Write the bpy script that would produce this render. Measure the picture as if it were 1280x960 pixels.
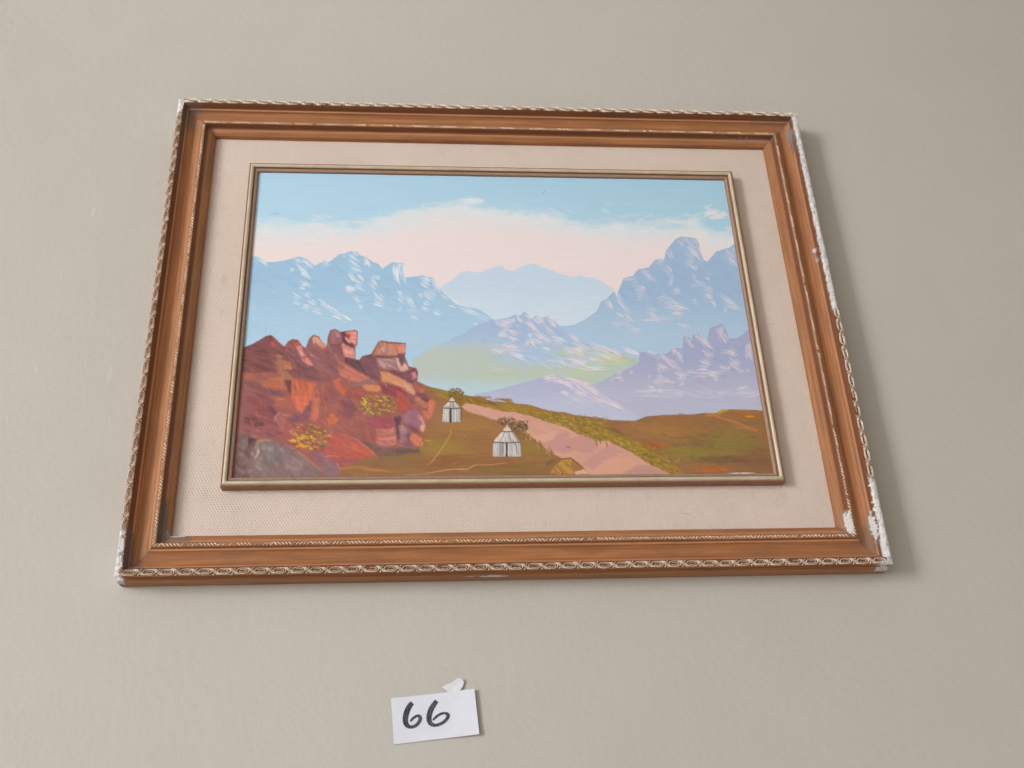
import bpy, bmesh, math, random
import numpy as np
from mathutils import Matrix, Vector

for o in list(bpy.data.objects):
    bpy.data.objects.remove(o, do_unlink=True)
scene = bpy.context.scene
COL = scene.collection
ZC = 2.05                      # height of the picture's centre above the floor
WALL = -0.022                  # wall plane behind the picture's zero plane


def P(x, y, z):
    """picture plane (right, up, out of the wall) -> world"""
    return Vector((x, -z, y + ZC))


# ------------------------------------------------------------------ camera
cam_d = bpy.data.cameras.new('camera')
cam = bpy.data.objects.new('camera', cam_d)
COL.objects.link(cam)
cam_d.sensor_width = 36.0
cam_d.lens = 36.0 * 1309.478 / 1280.0
cam_d.clip_start = 0.01
cam_d.clip_end = 100
R = Matrix(((0.9959529, 0.000704, -0.08987397),
            (-0.07950991, -0.45933025, -0.88469989),
            (-0.04190466, 0.88826529, -0.45741532)))
cam.matrix_world = Matrix.Translation(P(-0.10329919, -0.64518112, 1.07196628)) @ R.to_4x4()
scene.camera = cam

# ------------------------------------------------------------------ light
world = bpy.data.worlds.new('World')
scene.world = world
world.use_nodes = True
bg = world.node_tree.nodes['Background']
bg.inputs[0].default_value = (1.0, 0.91, 0.785, 1)
bg.inputs[1].default_value = 0.325


def area(name, pos, target, size, size_y, watts, colour):
    d = bpy.data.lights.new(name, 'AREA')
    d.shape = 'RECTANGLE'
    d.size, d.size_y, d.energy, d.color = size, size_y, watts, colour
    o = bpy.data.objects.new(name, d)
    COL.objects.link(o)
    o.location = pos
    o.rotation_euler = (Vector(target) - Vector(pos)).to_track_quat('-Z', 'Y').to_euler()
    return o


win = area('window_light', P(-4.759, 0.55, 3.607), P(-0.159, 0, -0.193), 1.4, 3.6, 12.6, (0.955, 0.985, 1.02))
win.data.spread = math.radians(28)      # daylight through one window; its far edge falls off to the right
area('fill_light', P(-2.9, 0.1, 3.7), P(0, 0, 0), 4.8, 3.2, 77, (0.965, 0.985, 1.02))  # added broad fill to soften the shadows, not a lamp of the room

scene.cycles.max_bounces = 5
scene.cycles.diffuse_bounces = 3
scene.cycles.glossy_bounces = 2
scene.view_settings.view_transform = 'Standard'
scene.view_settings.look = 'None'
scene.view_settings.exposure = 0.0
scene.view_settings.gamma = 1.0
scene.view_settings.use_curve_mapping = False


# ------------------------------------------------------------------ helpers
def lin(c):
    c = np.asarray(c, float) / 255.0
    return np.where(c <= 0.04045, c / 12.92, ((c + 0.055) / 1.055) ** 2.4)


def tag(o, label=None, cat=None, group=None, kind=None):
    if label: o['label'] = label
    if cat: o['category'] = cat
    if group: o['group'] = group
    if kind: o['kind'] = kind
    return o


def link(name, me, mats, parent=None, smooth=None):
    for m in (mats if isinstance(mats, (list, tuple)) else [mats]):
        me.materials.append(m)
    if smooth is not None:
        me.polygons.foreach_set('use_smooth', np.ones(len(me.polygons), bool))
        me.set_sharp_from_angle(angle=math.radians(smooth))
    o = bpy.data.objects.new(name, me)
    COL.objects.link(o)
    if parent is not None:
        o.parent = parent
    return o


def mesh(name, verts, faces):
    me = bpy.data.meshes.new(name)
    me.from_pydata([tuple(v) for v in verts], [], faces)
    me.update()
    return me


class NT:
    def __init__(self, name):
        self.m = bpy.data.materials.new(name)
        self.m.use_nodes = True
        self.t = self.m.node_tree
        self.b = self.t.nodes['Principled BSDF']

    def n(self, kind, **kw):
        nd = self.t.nodes.new(kind)
        for k, v in kw.items():
            if k.startswith('_'):
                setattr(nd, k[1:], v)
            else:
                nd.inputs[k.replace('__', ' ')].default_value = v
        return nd

    def l(self, a, b):
        self.t.links.new(a, b)

    def noise(self, vec, scale, detail=3, rough=0.5):
        nd = self.n('ShaderNodeTexNoise', Scale=scale, Detail=detail, Roughness=rough)
        if vec is not None: self.l(vec, nd.inputs['Vector'])
        return nd.outputs['Fac']

    def ramp(self, fac, stops):
        nd = self.n('ShaderNodeValToRGB')
        e = nd.color_ramp.elements
        while len(e) < len(stops): e.new(0.5)
        for q, (p, c) in zip(e, stops):
            q.position = p
            q.color = (c, c, c, 1) if isinstance(c, (int, float)) else (*c, 1)
        self.l(fac, nd.inputs[0])
        return nd.outputs[0]

    def mix(self, fac, a, b, mode='MIX'):
        nd = self.n('ShaderNodeMix', _data_type='RGBA', _blend_type=mode)
        for s, i in ((fac, 0), (a, 6), (b, 7)):
            if hasattr(s, 'links'): self.l(s, nd.inputs[i])
            elif i == 0: nd.inputs[0].default_value = s
            else: nd.inputs[i].default_value = (*s, 1)
        return nd.outputs[2]

    def math(self, op, a, b=0.0):
        nd = self.n('ShaderNodeMath', _operation=op)
        for s, i in ((a, 0), (b, 1)):
            if hasattr(s, 'links'): self.l(s, nd.inputs[i])
            else: nd.inputs[i].default_value = s
        return nd.outputs[0]

    def bump(self, h, strength, dist, prev=None):
        nd = self.n('ShaderNodeBump', Strength=strength, Distance=dist)
        self.l(h, nd.inputs['Height'])
        if prev is not None: self.l(prev, nd.inputs['Normal'])
        return nd.outputs[0]

    def obj(self, scale=(1, 1, 1)):
        tc = self.n('ShaderNodeTexCoord')
        mp = self.n('ShaderNodeMapping', Scale=scale)
        self.l(tc.outputs['Object'], mp.inputs[0])
        return mp.outputs[0]

    def attr(self, name):
        return self.n('ShaderNodeAttribute', _attribute_name=name)


# ------------------------------------------------------------------ materials
def wall_material():
    k = NT('painted_plaster')
    v = k.obj()
    big = k.ramp(k.noise(v, 1.7, 3), [(0.3, 0.0), (0.7, 1.0)])
    c = k.mix(big, (0.546, 0.505, 0.445), (0.576, 0.533, 0.472))
    mid = k.ramp(k.noise(v, 14, 4), [(0.35, 0.0), (0.65, 1.0)])
    c = k.mix(k.math('MULTIPLY', mid, 0.16), c, (0.61, 0.575, 0.52))
    # sparse specks of grit and small scuffs
    vo = k.n('ShaderNodeTexVoronoi', Scale=13.0)
    k.l(v, vo.inputs['Vector'])
    pick = k.n('ShaderNodeSeparateColor'); k.l(vo.outputs['Color'], pick.inputs[0])
    rad = k.math('MULTIPLY', pick.outputs[1], 0.022)
    speck = k.math('MULTIPLY', k.math('LESS_THAN', vo.outputs['Distance'], rad), k.math('GREATER_THAN', pick.outputs[0], 0.72))
    c = k.mix(k.math('MULTIPLY', speck, 0.42), c, (0.24, 0.20, 0.16))
    sc = k.noise(k.obj((60, 60, 14)), 1.6, 2)
    scm = k.math('MULTIPLY', k.ramp(sc, [(0.70, 0.0), (0.74, 1.0)]), k.ramp(k.noise(v, 5.0, 2), [(0.54, 0.0), (0.62, 1.0)]))
    c = k.mix(k.math('MULTIPLY', scm, 0.34), c, (0.72, 0.69, 0.64))
    k.l(c, k.b.inputs['Base Color'])
    k.b.inputs['Roughness'].default_value = 0.62
    k.b.inputs['Specular IOR Level'].default_value = 0.25
    n1 = k.bump(k.noise(v, 9, 3), 0.14, 0.006)
    n2 = k.bump(k.noise(k.obj((1.25, 1, 0.9)), 80, 4, 0.6), 0.50, 0.0019, n1)
    n3 = k.bump(k.math('ADD', speck, k.math('MULTIPLY', scm, 0.5)), 0.5, 0.0008, n2)
    k.l(n3, k.b.inputs['Normal'])
    return k.m


def frame_material():
    """bronze-brown lacquer over gesso; wear and dirt come as vertex attributes"""
    k = NT('brown_lacquer')
    co = k.attr('rail_co').outputs['Vector']
    mp = k.n('ShaderNodeMapping', Scale=(9, 420, 420)); k.l(co, mp.inputs[0])
    streak = k.noise(mp.outputs[0], 1.0, 4, 0.6)
    mp2 = k.n('ShaderNodeMapping', Scale=(14, 60, 60)); k.l(co, mp2.inputs[0])
    blot = k.noise(mp2.outputs[0], 1.0, 4, 0.6)
    c = k.mix(k.ramp(streak, [(0.34, 0.0), (0.64, 1.0)]), (0.325, 0.128, 0.046), (0.500, 0.212, 0.083))
    c = k.mix(k.ramp(blot, [(0.42, 0.0), (0.70, 0.7)]), c, (0.27, 0.118, 0.058))
    ridge_highlight = k.attr('ridge_highlight').outputs['Fac']
    c = k.mix(k.math('MULTIPLY', ridge_highlight, 0.55), c, (0.56, 0.285, 0.150))
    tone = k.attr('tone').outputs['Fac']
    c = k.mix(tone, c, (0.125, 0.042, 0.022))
    mp3 = k.n('ShaderNodeMapping', Scale=(700, 700, 700)); k.l(co, mp3.inputs[0])
    grit = k.noise(mp3.outputs[0], 1.0, 3)
    c = k.mix(k.ramp(grit, [(0.66, 0.0), (0.74, 0.32)]), c, (0.66, 0.52, 0.40))
    dirt = k.attr('dirt').outputs['Fac']
    c = k.mix(dirt, c, (0.175, 0.135, 0.115))
    wear = k.attr('wear').outputs['Fac']
    wn = k.mix(k.ramp(grit, [(0.3, 0.0), (0.7, 1.0)]), (0.52, 0.46, 0.43), (0.85, 0.82, 0.80))
    edge = k.math('MULTIPLY', k.math('MULTIPLY', wear, k.math('SUBTRACT', 1.0, wear)), 2.6)
    c = k.mix(wear, c, wn)
    c = k.mix(edge, c, (0.17, 0.11, 0.085))
    k.l(c, k.b.inputs['Base Color'])
    k.l(k.math('ADD', 0.50, k.math('MULTIPLY', k.math('ADD', wear, dirt), 0.35)), k.b.inputs['Roughness'])
    k.b.inputs['Specular IOR Level'].default_value = 0.30
    n = k.bump(streak, 0.12, 0.0006)
    n = k.bump(grit, 0.12, 0.0004, n)
    n = k.bump(wear, 0.6, 0.0006, n)
    k.l(n, k.b.inputs['Normal'])
    return k.m


def simple(name, col, rough=0.5, var=None, scale=200, bump=0.2, bdist=0.0004, spec=0.4, metal=0.0, aniso=(1, 1, 1), stops=((0.35, 0), (0.65, 1))):
    k = NT(name)
    v = k.obj(aniso)
    f = k.noise(v, scale, 4, 0.6)
    c = k.mix(k.ramp(f, list(stops)), col, var or col)
    k.l(c, k.b.inputs['Base Color'])
    k.b.inputs['Roughness'].default_value = rough
    k.b.inputs['Specular IOR Level'].default_value = spec
    k.b.inputs['Metallic'].default_value = metal
    k.l(k.bump(f, bump, bdist), k.b.inputs['Normal'])
    return k.m


def linen_material():
    k = NT('linen')
    v = k.obj()
    s = k.n('ShaderNodeSeparateXYZ'); k.l(v, s.inputs[0])
    ph = k.math('MULTIPLY', k.math('SUBTRACT', k.noise(v, 34, 3), 0.5), 7.0)
    row = k.math('FLOOR', k.math('ADD', k.math('MULTIPLY', s.outputs[2], 1 / 0.0027), k.math('MULTIPLY', ph, 0.2)))
    wx = k.math('SINE', k.math('ADD', k.math('ADD', k.math('MULTIPLY', s.outputs[0], 2 * math.pi / 0.0033), k.math('MULTIPLY', row, 2.95)), ph))
    wz = k.math('SINE', k.math('ADD', k.math('MULTIPLY', s.outputs[2], 2 * math.pi / 0.0027), k.math('MULTIPLY', ph, 1.25)))
    rib = k.math('ADD', k.math('MULTIPLY', wx, 0.33), k.math('ADD', k.math('MULTIPLY', wz, 0.12), 0.5))
    warp = k.noise(k.obj((520, 520, 60)), 1.0, 3)
    fib = k.noise(v, 900, 3)
    pit = k.math('MULTIPLY', k.ramp(rib, [(0.10, 1.0), (0.50, 0.0)]), k.ramp(k.noise(v, 60, 3), [(0.32, 0.40), (0.68, 1.0)]))
    c = k.mix(k.ramp(k.noise(v, 11, 4, 0.6), [(0.35, 0.0), (0.68, 1.0)]), (0.735, 0.605, 0.512), (0.785, 0.64, 0.548))
    c = k.mix(k.ramp(k.noise(v, 38, 4, 0.65), [(0.60, 0.0), (0.76, 0.34)]), c, (0.55, 0.46, 0.38))
    c = k.mix(k.math('MULTIPLY', pit, 0.36), c, (0.40, 0.30, 0.25))
    c = k.mix(k.ramp(warp, [(0.55, 0.0), (0.75, 0.28)]), c, (0.50, 0.39, 0.33))
    # faint brown rubbed streaks
    st = k.math('MULTIPLY', k.ramp(k.noise(k.obj((10, 10, 90)), 3.0, 3), [(0.68, 0.0), (0.74, 1.0)]), k.ramp(k.noise(v, 8, 2), [(0.55, 0.0), (0.62, 1.0)]))
    c = k.mix(k.math('MULTIPLY', st, 0.40), c, (0.34, 0.24, 0.17))
    k.l(c, k.b.inputs['Base Color'])
    k.b.inputs['Roughness'].default_value = 0.9
    k.b.inputs['Specular IOR Level'].default_value = 0.1
    n = k.bump(rib, 0.5, 0.0007)
    n = k.bump(warp, 0.25, 0.0005, n)
    n = k.bump(fib, 0.3, 0.0003, n)
    k.l(n, k.b.inputs['Normal'])
    return k.m


def paint_material():
    k = NT('oil_paint')
    c = k.attr('paint').outputs['Color']
    k.l(c, k.b.inputs['Base Color'])
    k.b.inputs['Roughness'].default_value = 0.42
    k.b.inputs['Specular IOR Level'].default_value = 0.35
    v = k.obj()
    n = k.bump(k.noise(v, 620, 3), 0.16, 0.0005)
    n = k.bump(k.noise(k.obj((60, 60, 340)), 1.0, 4, 0.6), 0.14, 0.0010, n)
    k.l(n, k.b.inputs['Normal'])
    return k.m


M_WALL = wall_material()
M_FRAME = frame_material()
M_LINEN = linen_material()
M_PAINT = paint_material()
M_GILT = simple('worn_cream_gilt', (0.88, 0.765, 0.62), 0.42, (0.52, 0.35, 0.23), 170, 0.35, 0.0004, stops=((0.50, 0), (0.78, 1)))
M_ROPE = simple('bright_gilt', (0.95, 0.85, 0.70), 0.4, (0.70, 0.53, 0.37), 230, 0.3, 0.0003, 0.5, stops=((0.48, 0), (0.78, 1)))
M_GESSO = simple('bare_gesso', (0.84, 0.80, 0.78), 0.88, (0.42, 0.34, 0.30), 190, 0.7, 0.0010, 0.12, stops=((0.50, 0), (0.76, 1)))
M_CHAMP = simple('champagne_gilt', (0.70, 0.60, 0.445), 0.36, (0.60, 0.49, 0.345), 55, 0.15, 0.0003, 0.5, 0.15, aniso=(1, 1, 1))
M_SLIPB = simple('slip_brown', (0.27, 0.125, 0.062), 0.5, (0.34, 0.17, 0.09), 120, 0.2, 0.0003)
M_SLIPI = simple('slip_inner_taupe', (0.40, 0.265, 0.19), 0.45, (0.33, 0.21, 0.15), 120, 0.2, 0.0003)
M_PAPER = simple('white_paper', (0.80, 0.80, 0.86), 0.85, (0.765, 0.77, 0.83), 60, 0.25, 0.0006, 0.15)
M_TAPE = simple('torn_paper_tape', (0.83, 0.82, 0.85), 0.8, (0.77, 0.76, 0.80), 70, 0.4, 0.0008, 0.2)
M_INK = simple('marker_ink', (0.030, 0.032, 0.050), 0.55, (0.105, 0.11, 0.145), 330, 0.1, 0.0002, 0.3, aniso=(1.6, 1, 0.5))

# ------------------------------------------------------------------ the wall
bm = bmesh.new()
NXW, NZW = 60, 44
grid = [[bm.verts.new((-2.2 + 4.4 * i / NXW, 0.0, -1.6 + 3.2 * j / NZW)) for i in range(NXW + 1)] for j in range(NZW + 1)]
for j in range(NZW):
    for i in range(NXW):
        bm.faces.new((grid[j][i], grid[j][i + 1], grid[j + 1][i + 1], grid[j + 1][i]))
me = bpy.data.meshes.new('wall'); bm.to_mesh(me); bm.free()
wall = link('wall', me, M_WALL, None, 180)
wall.location = P(0, 0, WALL)
tag(wall, 'beige painted plaster wall behind the picture', None, None, 'structure')

# ------------------------------------------------------------------ picture frame
W2, H2 = 0.300, 0.2075         # half size of the picture opening (offsets below count from here)
SHX, SHY = -0.0025, 0.0024     # the painting and its slip sit a little off the frame's centre
BASE = P(0, -(H2 + 0.1095), WALL)
root = bpy.data.objects.new('framed_painting', None)
COL.objects.link(root)
root.location = BASE
root.empty_display_size = 0.1
tag(root, 'wide brown framed mountain landscape painting hanging on the beige wall', 'painting')

# side: (along axis, outward axis) in picture plane
SIDES = {'top': ((1, 0), (0, 1)), 'right': ((0, -1), (1, 0)), 'bottom': ((-1, 0), (0, -1)), 'left': ((0, 1), (-1, 0))}
rng = np.random.default_rng(7)
LAT = rng.random((256, 256)).astype(np.float32)


def vn(x, y, seed=0):
    """smooth value noise, 0..1"""
    x = np.asarray(x, float) + seed * 17.31; y = np.asarray(y, float) + seed * 9.77
    xi = np.floor(x).astype(int); yi = np.floor(y).astype(int)
    fx = x - xi; fy = y - yi
    fx = fx * fx * (3 - 2 * fx); fy = fy * fy * (3 - 2 * fy)
    g = lambda a, b: LAT[a & 255, b & 255]
    return (g(xi, yi) * (1 - fx) + g(xi + 1, yi) * fx) * (1 - fy) + (g(xi, yi + 1) * (1 - fx) + g(xi + 1, yi + 1) * fx) * fy


def fbm(x, y, seed=0, oct=4):
    s = 0; a = 0.5; t = 0
    for i in range(oct):
        s = s + a * vn(x * 2 ** i, y * 2 ** i, seed + i * 3); t += a; a *= 0.55
    return s / t


def sstep(a, b, x):
    t = np.clip((x - a) / (b - a), 0, 1)
    return t * t * (3 - 2 * t)


def halves(side):
    al, out = SIDES[side]
    return (W2, H2) if al[0] else (H2, W2)     # half along, half outward


def sweep(side, prof, nseg, cx=0.0, cy=0.0, jitter=0.0, seed=0, pos=None):
    """mitred moulding: prof is a list of (offset, height) in metres"""
    al, out = SIDES[side]
    ha, ho = halves(side)
    o = np.array([p[0] for p in prof]); z = np.array([p[1] for p in prof])
    t = np.linspace(-1, 1, nseg + 1)[:, None]
    along = t * (ha + o[None, :])
    off = np.broadcast_to(ho + o[None, :], along.shape).copy()
    zz = np.broadcast_to(z[None, :], along.shape).copy()
    if jitter:
        zz += jitter * (fbm(along * 60, off * 400, seed) - 0.5) * 2
        off += jitter * (fbm(along * 45, off * 400, seed + 5) - 0.5) * 2
    x = al[0] * along + out[0] * off + cx
    y = al[1] * along + out[1] * off + cy
    V = np.stack([x, -zz, y + ZC], -1).reshape(-1, 3) - np.array(BASE)
    n = len(prof)
    F = []
    for i in range(nseg):
        a = i * n
        for j in range(n - 1):
            F.append((a + j, a + j + 1, a + n + j + 1, a + n + j))
    return V, F, along, np.broadcast_to(o[None, :], along.shape), zz


PROFILE = [(109.0, -21.9), (110.0, -20), (110.2, -9), (110.2, -7), (110.2, -6), (110.15, -5), (110.1, -4), (110.0, -2.6), (109.2, -1.0), (107.2, 0.2), (106.6, 2), (106.6, 6.2), (107.6, 9.0),
           (109.0, 10.4), (109.5, 11.4), (109.3, 12.2), (108.4, 12.7), (106.6, 13.3), (104.6, 13.7), (102.8, 13.8), (102.0, 13.7),
           (101.4, 12.9), (100.6, 11.0), (99.8, 9.0), (99.1, 7.4), (98.6, 6.3), (98.2, 6.1), (97.5, 6.0), (96.9, 5.6), (96.6, 4.8),
           (96.2, 3.9), (95.0, 2.7), (92.8, 1.5), (90.2, 0.9), (87.4, 0.9), (84.8, 1.5), (82.4, 2.8), (80.9, 4.3), (80.5, 5.1),
           (79.6, 5.5), (78.6, 5.6), (78.2, 6.0), (77.8, 7.2), (77.0, 8.2), (75.0, 8.8), (73.2, 8.9), (72.6, 8.2), (72.0, 6.2),
           (71.0, 3.2), (70.2, 1.2), (69.7, 0.75), (68.8, 1.0), (68.0, 0.9), (66.2, 0.3), (64.2, -0.7), (62.6, -1.8), (61.8, -2.6), (61.6, -3.4), (61.6, -10.5)]
PROFILE = [(a / 1000, b / 1000) for a, b in PROFILE]
NSEG = {'top': 520, 'bottom': 520, 'left': 420, 'right': 420}
RAIL_LABEL = {'top': 'upper brown rail with carved edge', 'bottom': 'lower brown rail with carved edge and a white scratch',
              'left': 'left brown rail with pale worn outer lip', 'right': 'right brown rail with its carving broken to white plaster'}


def blob(a, o, ca, co, ra, ro, seed, amp=0.55):
    """irregular patch mask in (along, offset), millimetres"""
    d = np.hypot((a - ca) / ra, (o - co) / ro)
    return sstep(1.08, 0.92, d + amp * (fbm(a * 0.35, o * 0.5, seed) - 0.5) * 2)


def wear_masks(side, along, off, zz):
    a = along * 1000; o = off * 1000
    w = np.zeros_like(a); d = np.zeros_like(a); tone = np.zeros_like(a)
    n = fbm(a * 0.22, o * 0.5, 11)
    nf = fbm(a * 0.9, o * 1.1, 23)
    # dark brown bed of the carving; shade painted into slopes, grooves and undercut
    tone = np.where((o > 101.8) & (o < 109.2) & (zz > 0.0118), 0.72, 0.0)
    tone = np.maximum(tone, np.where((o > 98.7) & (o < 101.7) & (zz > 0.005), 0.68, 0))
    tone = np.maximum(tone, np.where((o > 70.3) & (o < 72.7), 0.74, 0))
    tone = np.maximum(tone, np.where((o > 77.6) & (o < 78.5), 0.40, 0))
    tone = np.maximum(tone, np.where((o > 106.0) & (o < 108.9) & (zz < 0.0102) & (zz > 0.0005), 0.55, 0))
    # small chips everywhere on the outer lip
    lip = sstep(108.2, 109.2, o) * (zz > 0.009)
    w = np.maximum(w, lip * sstep(0.70, 0.76, n))
    # grime collected in the mitres
    ha, ho = halves(side)
    mit = (ha * 1000 + o) - np.abs(a)
    d = np.maximum(d, 0.40 * sstep(7, 0, mit) * sstep(0.40, 0.62, n))
    d = np.maximum(d, 0.75 * sstep(1.3, 0.0, mit) * (o < 101))
    if side == 'left':            # along runs upward
        w = np.maximum(w, lip * sstep(0.37, 0.45, n + 0.0006 * (70 - a)) * (a < 175))
        w = np.maximum(w, blob(a, o, 312, 108, 26, 6.5, 3) * (o > 101.5))
        w = np.maximum(w, blob(a, o, -300, 108, 36, 5.2, 4) * (o > 101.0))
        w = np.maximum(w, blob(a, o, -272, 64, 9, 2.4, 9, 0.8) * 0.7)
        d = np.maximum(d, 0.62 * blob(a, o, 292, 96, 20, 10, 5) * (o < 101.8))
        d = np.maximum(d, 0.55 * blob(a, o, 245, 100.3, 60, 2.2, 6))
        d = np.maximum(d, 0.80 * blob(a, o, -290, 100, 26, 4.5, 7) * (o < 101.8))
        d = np.maximum(d, 0.80 * blob(a, o, -255, 69.5, 26, 4.5, 8))
        d = np.maximum(d, 0.50 * sstep(0.50, 0.62, n) * (o < 72.8) * (o > 69))
        d = np.maximum(d, 0.60 * sstep(0.50, 0.62, nf) * (o < 62.6))
    if side == 'right':           # along runs downward
        band = (o > 101.3 + 1.6 * (nf - 0.5)) & (zz > 0.004)
        w = np.maximum(w, band * sstep(6, -6, a + 3 + 12 * (n - 0.5)))
        w = np.maximum(w, band * sstep(210, 219, a + 14 * (n - 0.5)))
        w = np.maximum(w, lip * sstep(0.36, 0.44, n))
        w = np.maximum(w, blob(a, o, -96, 97.5, 3.4, 2.2, 12, 0.35))
        w = np.maximum(w, blob(a, o, -81, 97.8, 3.6, 1.8, 13, 0.35) * 0.8)
        w = np.maximum(w, blob(a, o, -283, 97, 11, 3.6, 14, 0.7) * 0.55)
        w = np.maximum(w, blob(a, o, 272, 98.3, 17, 2.6, 15, 0.6))
        w = np.maximum(w, blob(a, o, 268, 72.5, 16, 4.0, 16, 0.6))
        w = np.maximum(w, blob(a, o, 302, 103, 18, 8, 18, 0.5) * (o > 100.5))
        d = np.maximum(d, 0.6 * blob(a, o, -268, 98.5, 16, 3.0, 17))
        d = np.maximum(d, 0.5 * blob(a, o, 285, 92, 16, 8, 19))
        w = np.maximum(w, (o > 96) * (o < 101) * sstep(0.80, 0.84, nf) * 0.6)
    if side == 'bottom':          # along runs to the left
        w = np.maximum(w, blob(a, 1000 * zz, 24, -5.0, 17, 2.6, 20, 0.25) * (o > 108.5) * (zz < 0.0))
        w = np.maximum(w, blob(a, 1000 * zz, 48, -5.0, 6, 1.2, 21, 0.3) * (o > 108.5) * (zz < 0.0))
        w = np.maximum(w, blob(a, o, 411, 109, 11, 6, 22) * (zz > -0.012))
        w = np.maximum(w, blob(a, o, -408, 109, 13, 6, 24) * (zz > -0.012))
        w = np.maximum(w, (o > 108) * (zz < 0.0005) * sstep(0.80, 0.84, fbm(a * 0.5, zz * 700, 61)) * 0.6)
        w = np.maximum(w, blob(a, o, 355, 62, 9, 1.0, 25, 0.5))
        d = np.maximum(d, 0.6 * blob(a, o, 355, 66, 16, 6, 26))
        d = np.maximum(d, 0.7 * blob(a, o, 398, 99, 14, 5, 27) * (o < 101.5))
    if side == 'top':
        w = np.maximum(w, blob(a, o, -404, 106, 8, 5, 28) * (o > 101.5))
        w = np.maximum(w, blob(a, o, 402, 106, 12, 5, 29) * (o > 101.5))
        d = np.maximum(d, 0.62 * blob(a, o, -392, 98, 12, 9, 30) * (o < 101.8))
        d = np.maximum(d, 0.35 * blob(a, o, 375, 97.5, 26, 3, 31))
        w = np.maximum(w, blob(a, o, 338, 70, 26, 0.9, 32, 0.7) * 0.35)
    ridge_highlight = np.where(((o > 96.7) & (o < 98.7)) | ((o > 78.4) & (o < 80.7)) | ((o > 67.8) & (o < 69.8)), 1.0, 0.0) * (0.45 + 0.9 * n)  # lighter, slightly rubbed brown on the ridges, painted in as edge highlights
    return np.clip(w, 0, 1), np.clip(d, 0, 1), tone, np.clip(ridge_highlight, 0, 1)


def float_attr(me, name, arr):
    at = me.attributes.new(name, 'FLOAT', 'POINT')
    at.data.foreach_set('value', np.ascontiguousarray(arr, dtype=np.float32).ravel())


rails = {}
for si, side in enumerate(SIDES):
    V, F, al, of, zz = sweep(side, PROFILE, NSEG[side], jitter=0.00016, seed=si * 7)
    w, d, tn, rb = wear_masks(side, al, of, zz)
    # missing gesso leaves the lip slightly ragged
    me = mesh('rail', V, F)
    float_attr(me, 'wear', w); float_attr(me, 'dirt', d); float_attr(me, 'tone', tn); float_attr(me, 'ridge_highlight', rb)
    rc = me.attributes.new('rail_co', 'FLOAT_VECTOR', 'POINT')
    rc.data.foreach_set('vector', np.stack([al + si * 1.7, of, zz], -1).astype(np.float32).ravel())
    rails[side] = link('rail', me, M_FRAME, root, 32)
    rails[side]['label'] = RAIL_LABEL[side]


# carved interlace: one motif is two crossing strands round a bud; pitch 18.5 mm
def strand(bm, pts, width, height):
    """flattened half-round ribbon along pts (u, v, w) in the motif's own axes"""
    n = len(pts)
    rows = []
    for i, p in enumerate(pts):
        a = Vector(pts[max(i - 1, 0)]); b = Vector(pts[min(i + 1, n - 1)])
        t = (b - a); t.z = 0; t.normalize()
        s = Vector((-t.y, t.x, 0))
        p = Vector(p)
        rows.append([bm.verts.new(p + s * width - Vector((0, 0, height))), bm.verts.new(p + s * width * 0.55),
                     bm.verts.new(p + Vector((0, 0, height * 0.35))), bm.verts.new(p - s * width * 0.55), bm.verts.new(p - s * width - Vector((0, 0, height)))])
    for r0, r1 in zip(rows, rows[1:]):
        for j in range(4):
            bm.faces.new((r0[j], r0[j + 1], r1[j + 1], r1[j]))


PITCH = 0.0186


def motif_mesh(name, mat, jit, seed, skip=0):
    rnd = random.Random(seed)
    bm = bmesh.new()
    N = 16
    prev = None
    ring = []
    for i in range(N + 1):
        t = 2 * math.pi * i / N
        ring.append((0.0064 * math.cos(t) + rnd.uniform(-jit, jit), 0.0027 * math.sin(t) * (1 + 0.12 * math.cos(t) ** 2), 0.0010 + rnd.uniform(-jit, jit) * 0.6))
    ring[-1] = ring[0]
    if not skip or skip != 1: strand(bm, ring, 0.00044, 0.0013)
    else: strand(bm, ring[:11], 0.00050, 0.0013)
    strand(bm, [(u * 0.62, v * 0.52, w - 0.0004) for u, v, w in ring[1:15]], 0.00032, 0.0010)
    # strands crossing over between two eyes, and the small leaf tips beside them
    for du, wd in ((-0.0016, 0.00040), (0.0, 0.00046), (0.0016, 0.00040)):
        strand(bm, [(0.0046 + du, 0.0029, 0.0010), (0.0072 + du, 0.0016, 0.0015), (0.0093 + du, 0.0, 0.0017), (0.0114 + du, -0.0016, 0.0015), (0.0140 + du, -0.0029, 0.0010)], wd, 0.0014)
    if skip != 2: strand(bm, [(0.0074, -0.0032, 0.0006), (0.0082, -0.0025, 0.0010), (0.0088, -0.0018, 0.0007)], 0.00055, 0.0010)
    strand(bm, [(0.0112, 0.0032, 0.0006), (0.0104, 0.0025, 0.0010), (0.0098, 0.0018, 0.0007)], 0.00050, 0.0010)
    me = bpy.data.meshes.new(name); bm.to_mesh(me); bm.free()
    me.materials.append(mat)
    me.polygons.foreach_set('use_smooth', np.ones(len(me.polygons), bool))
    return me


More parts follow.
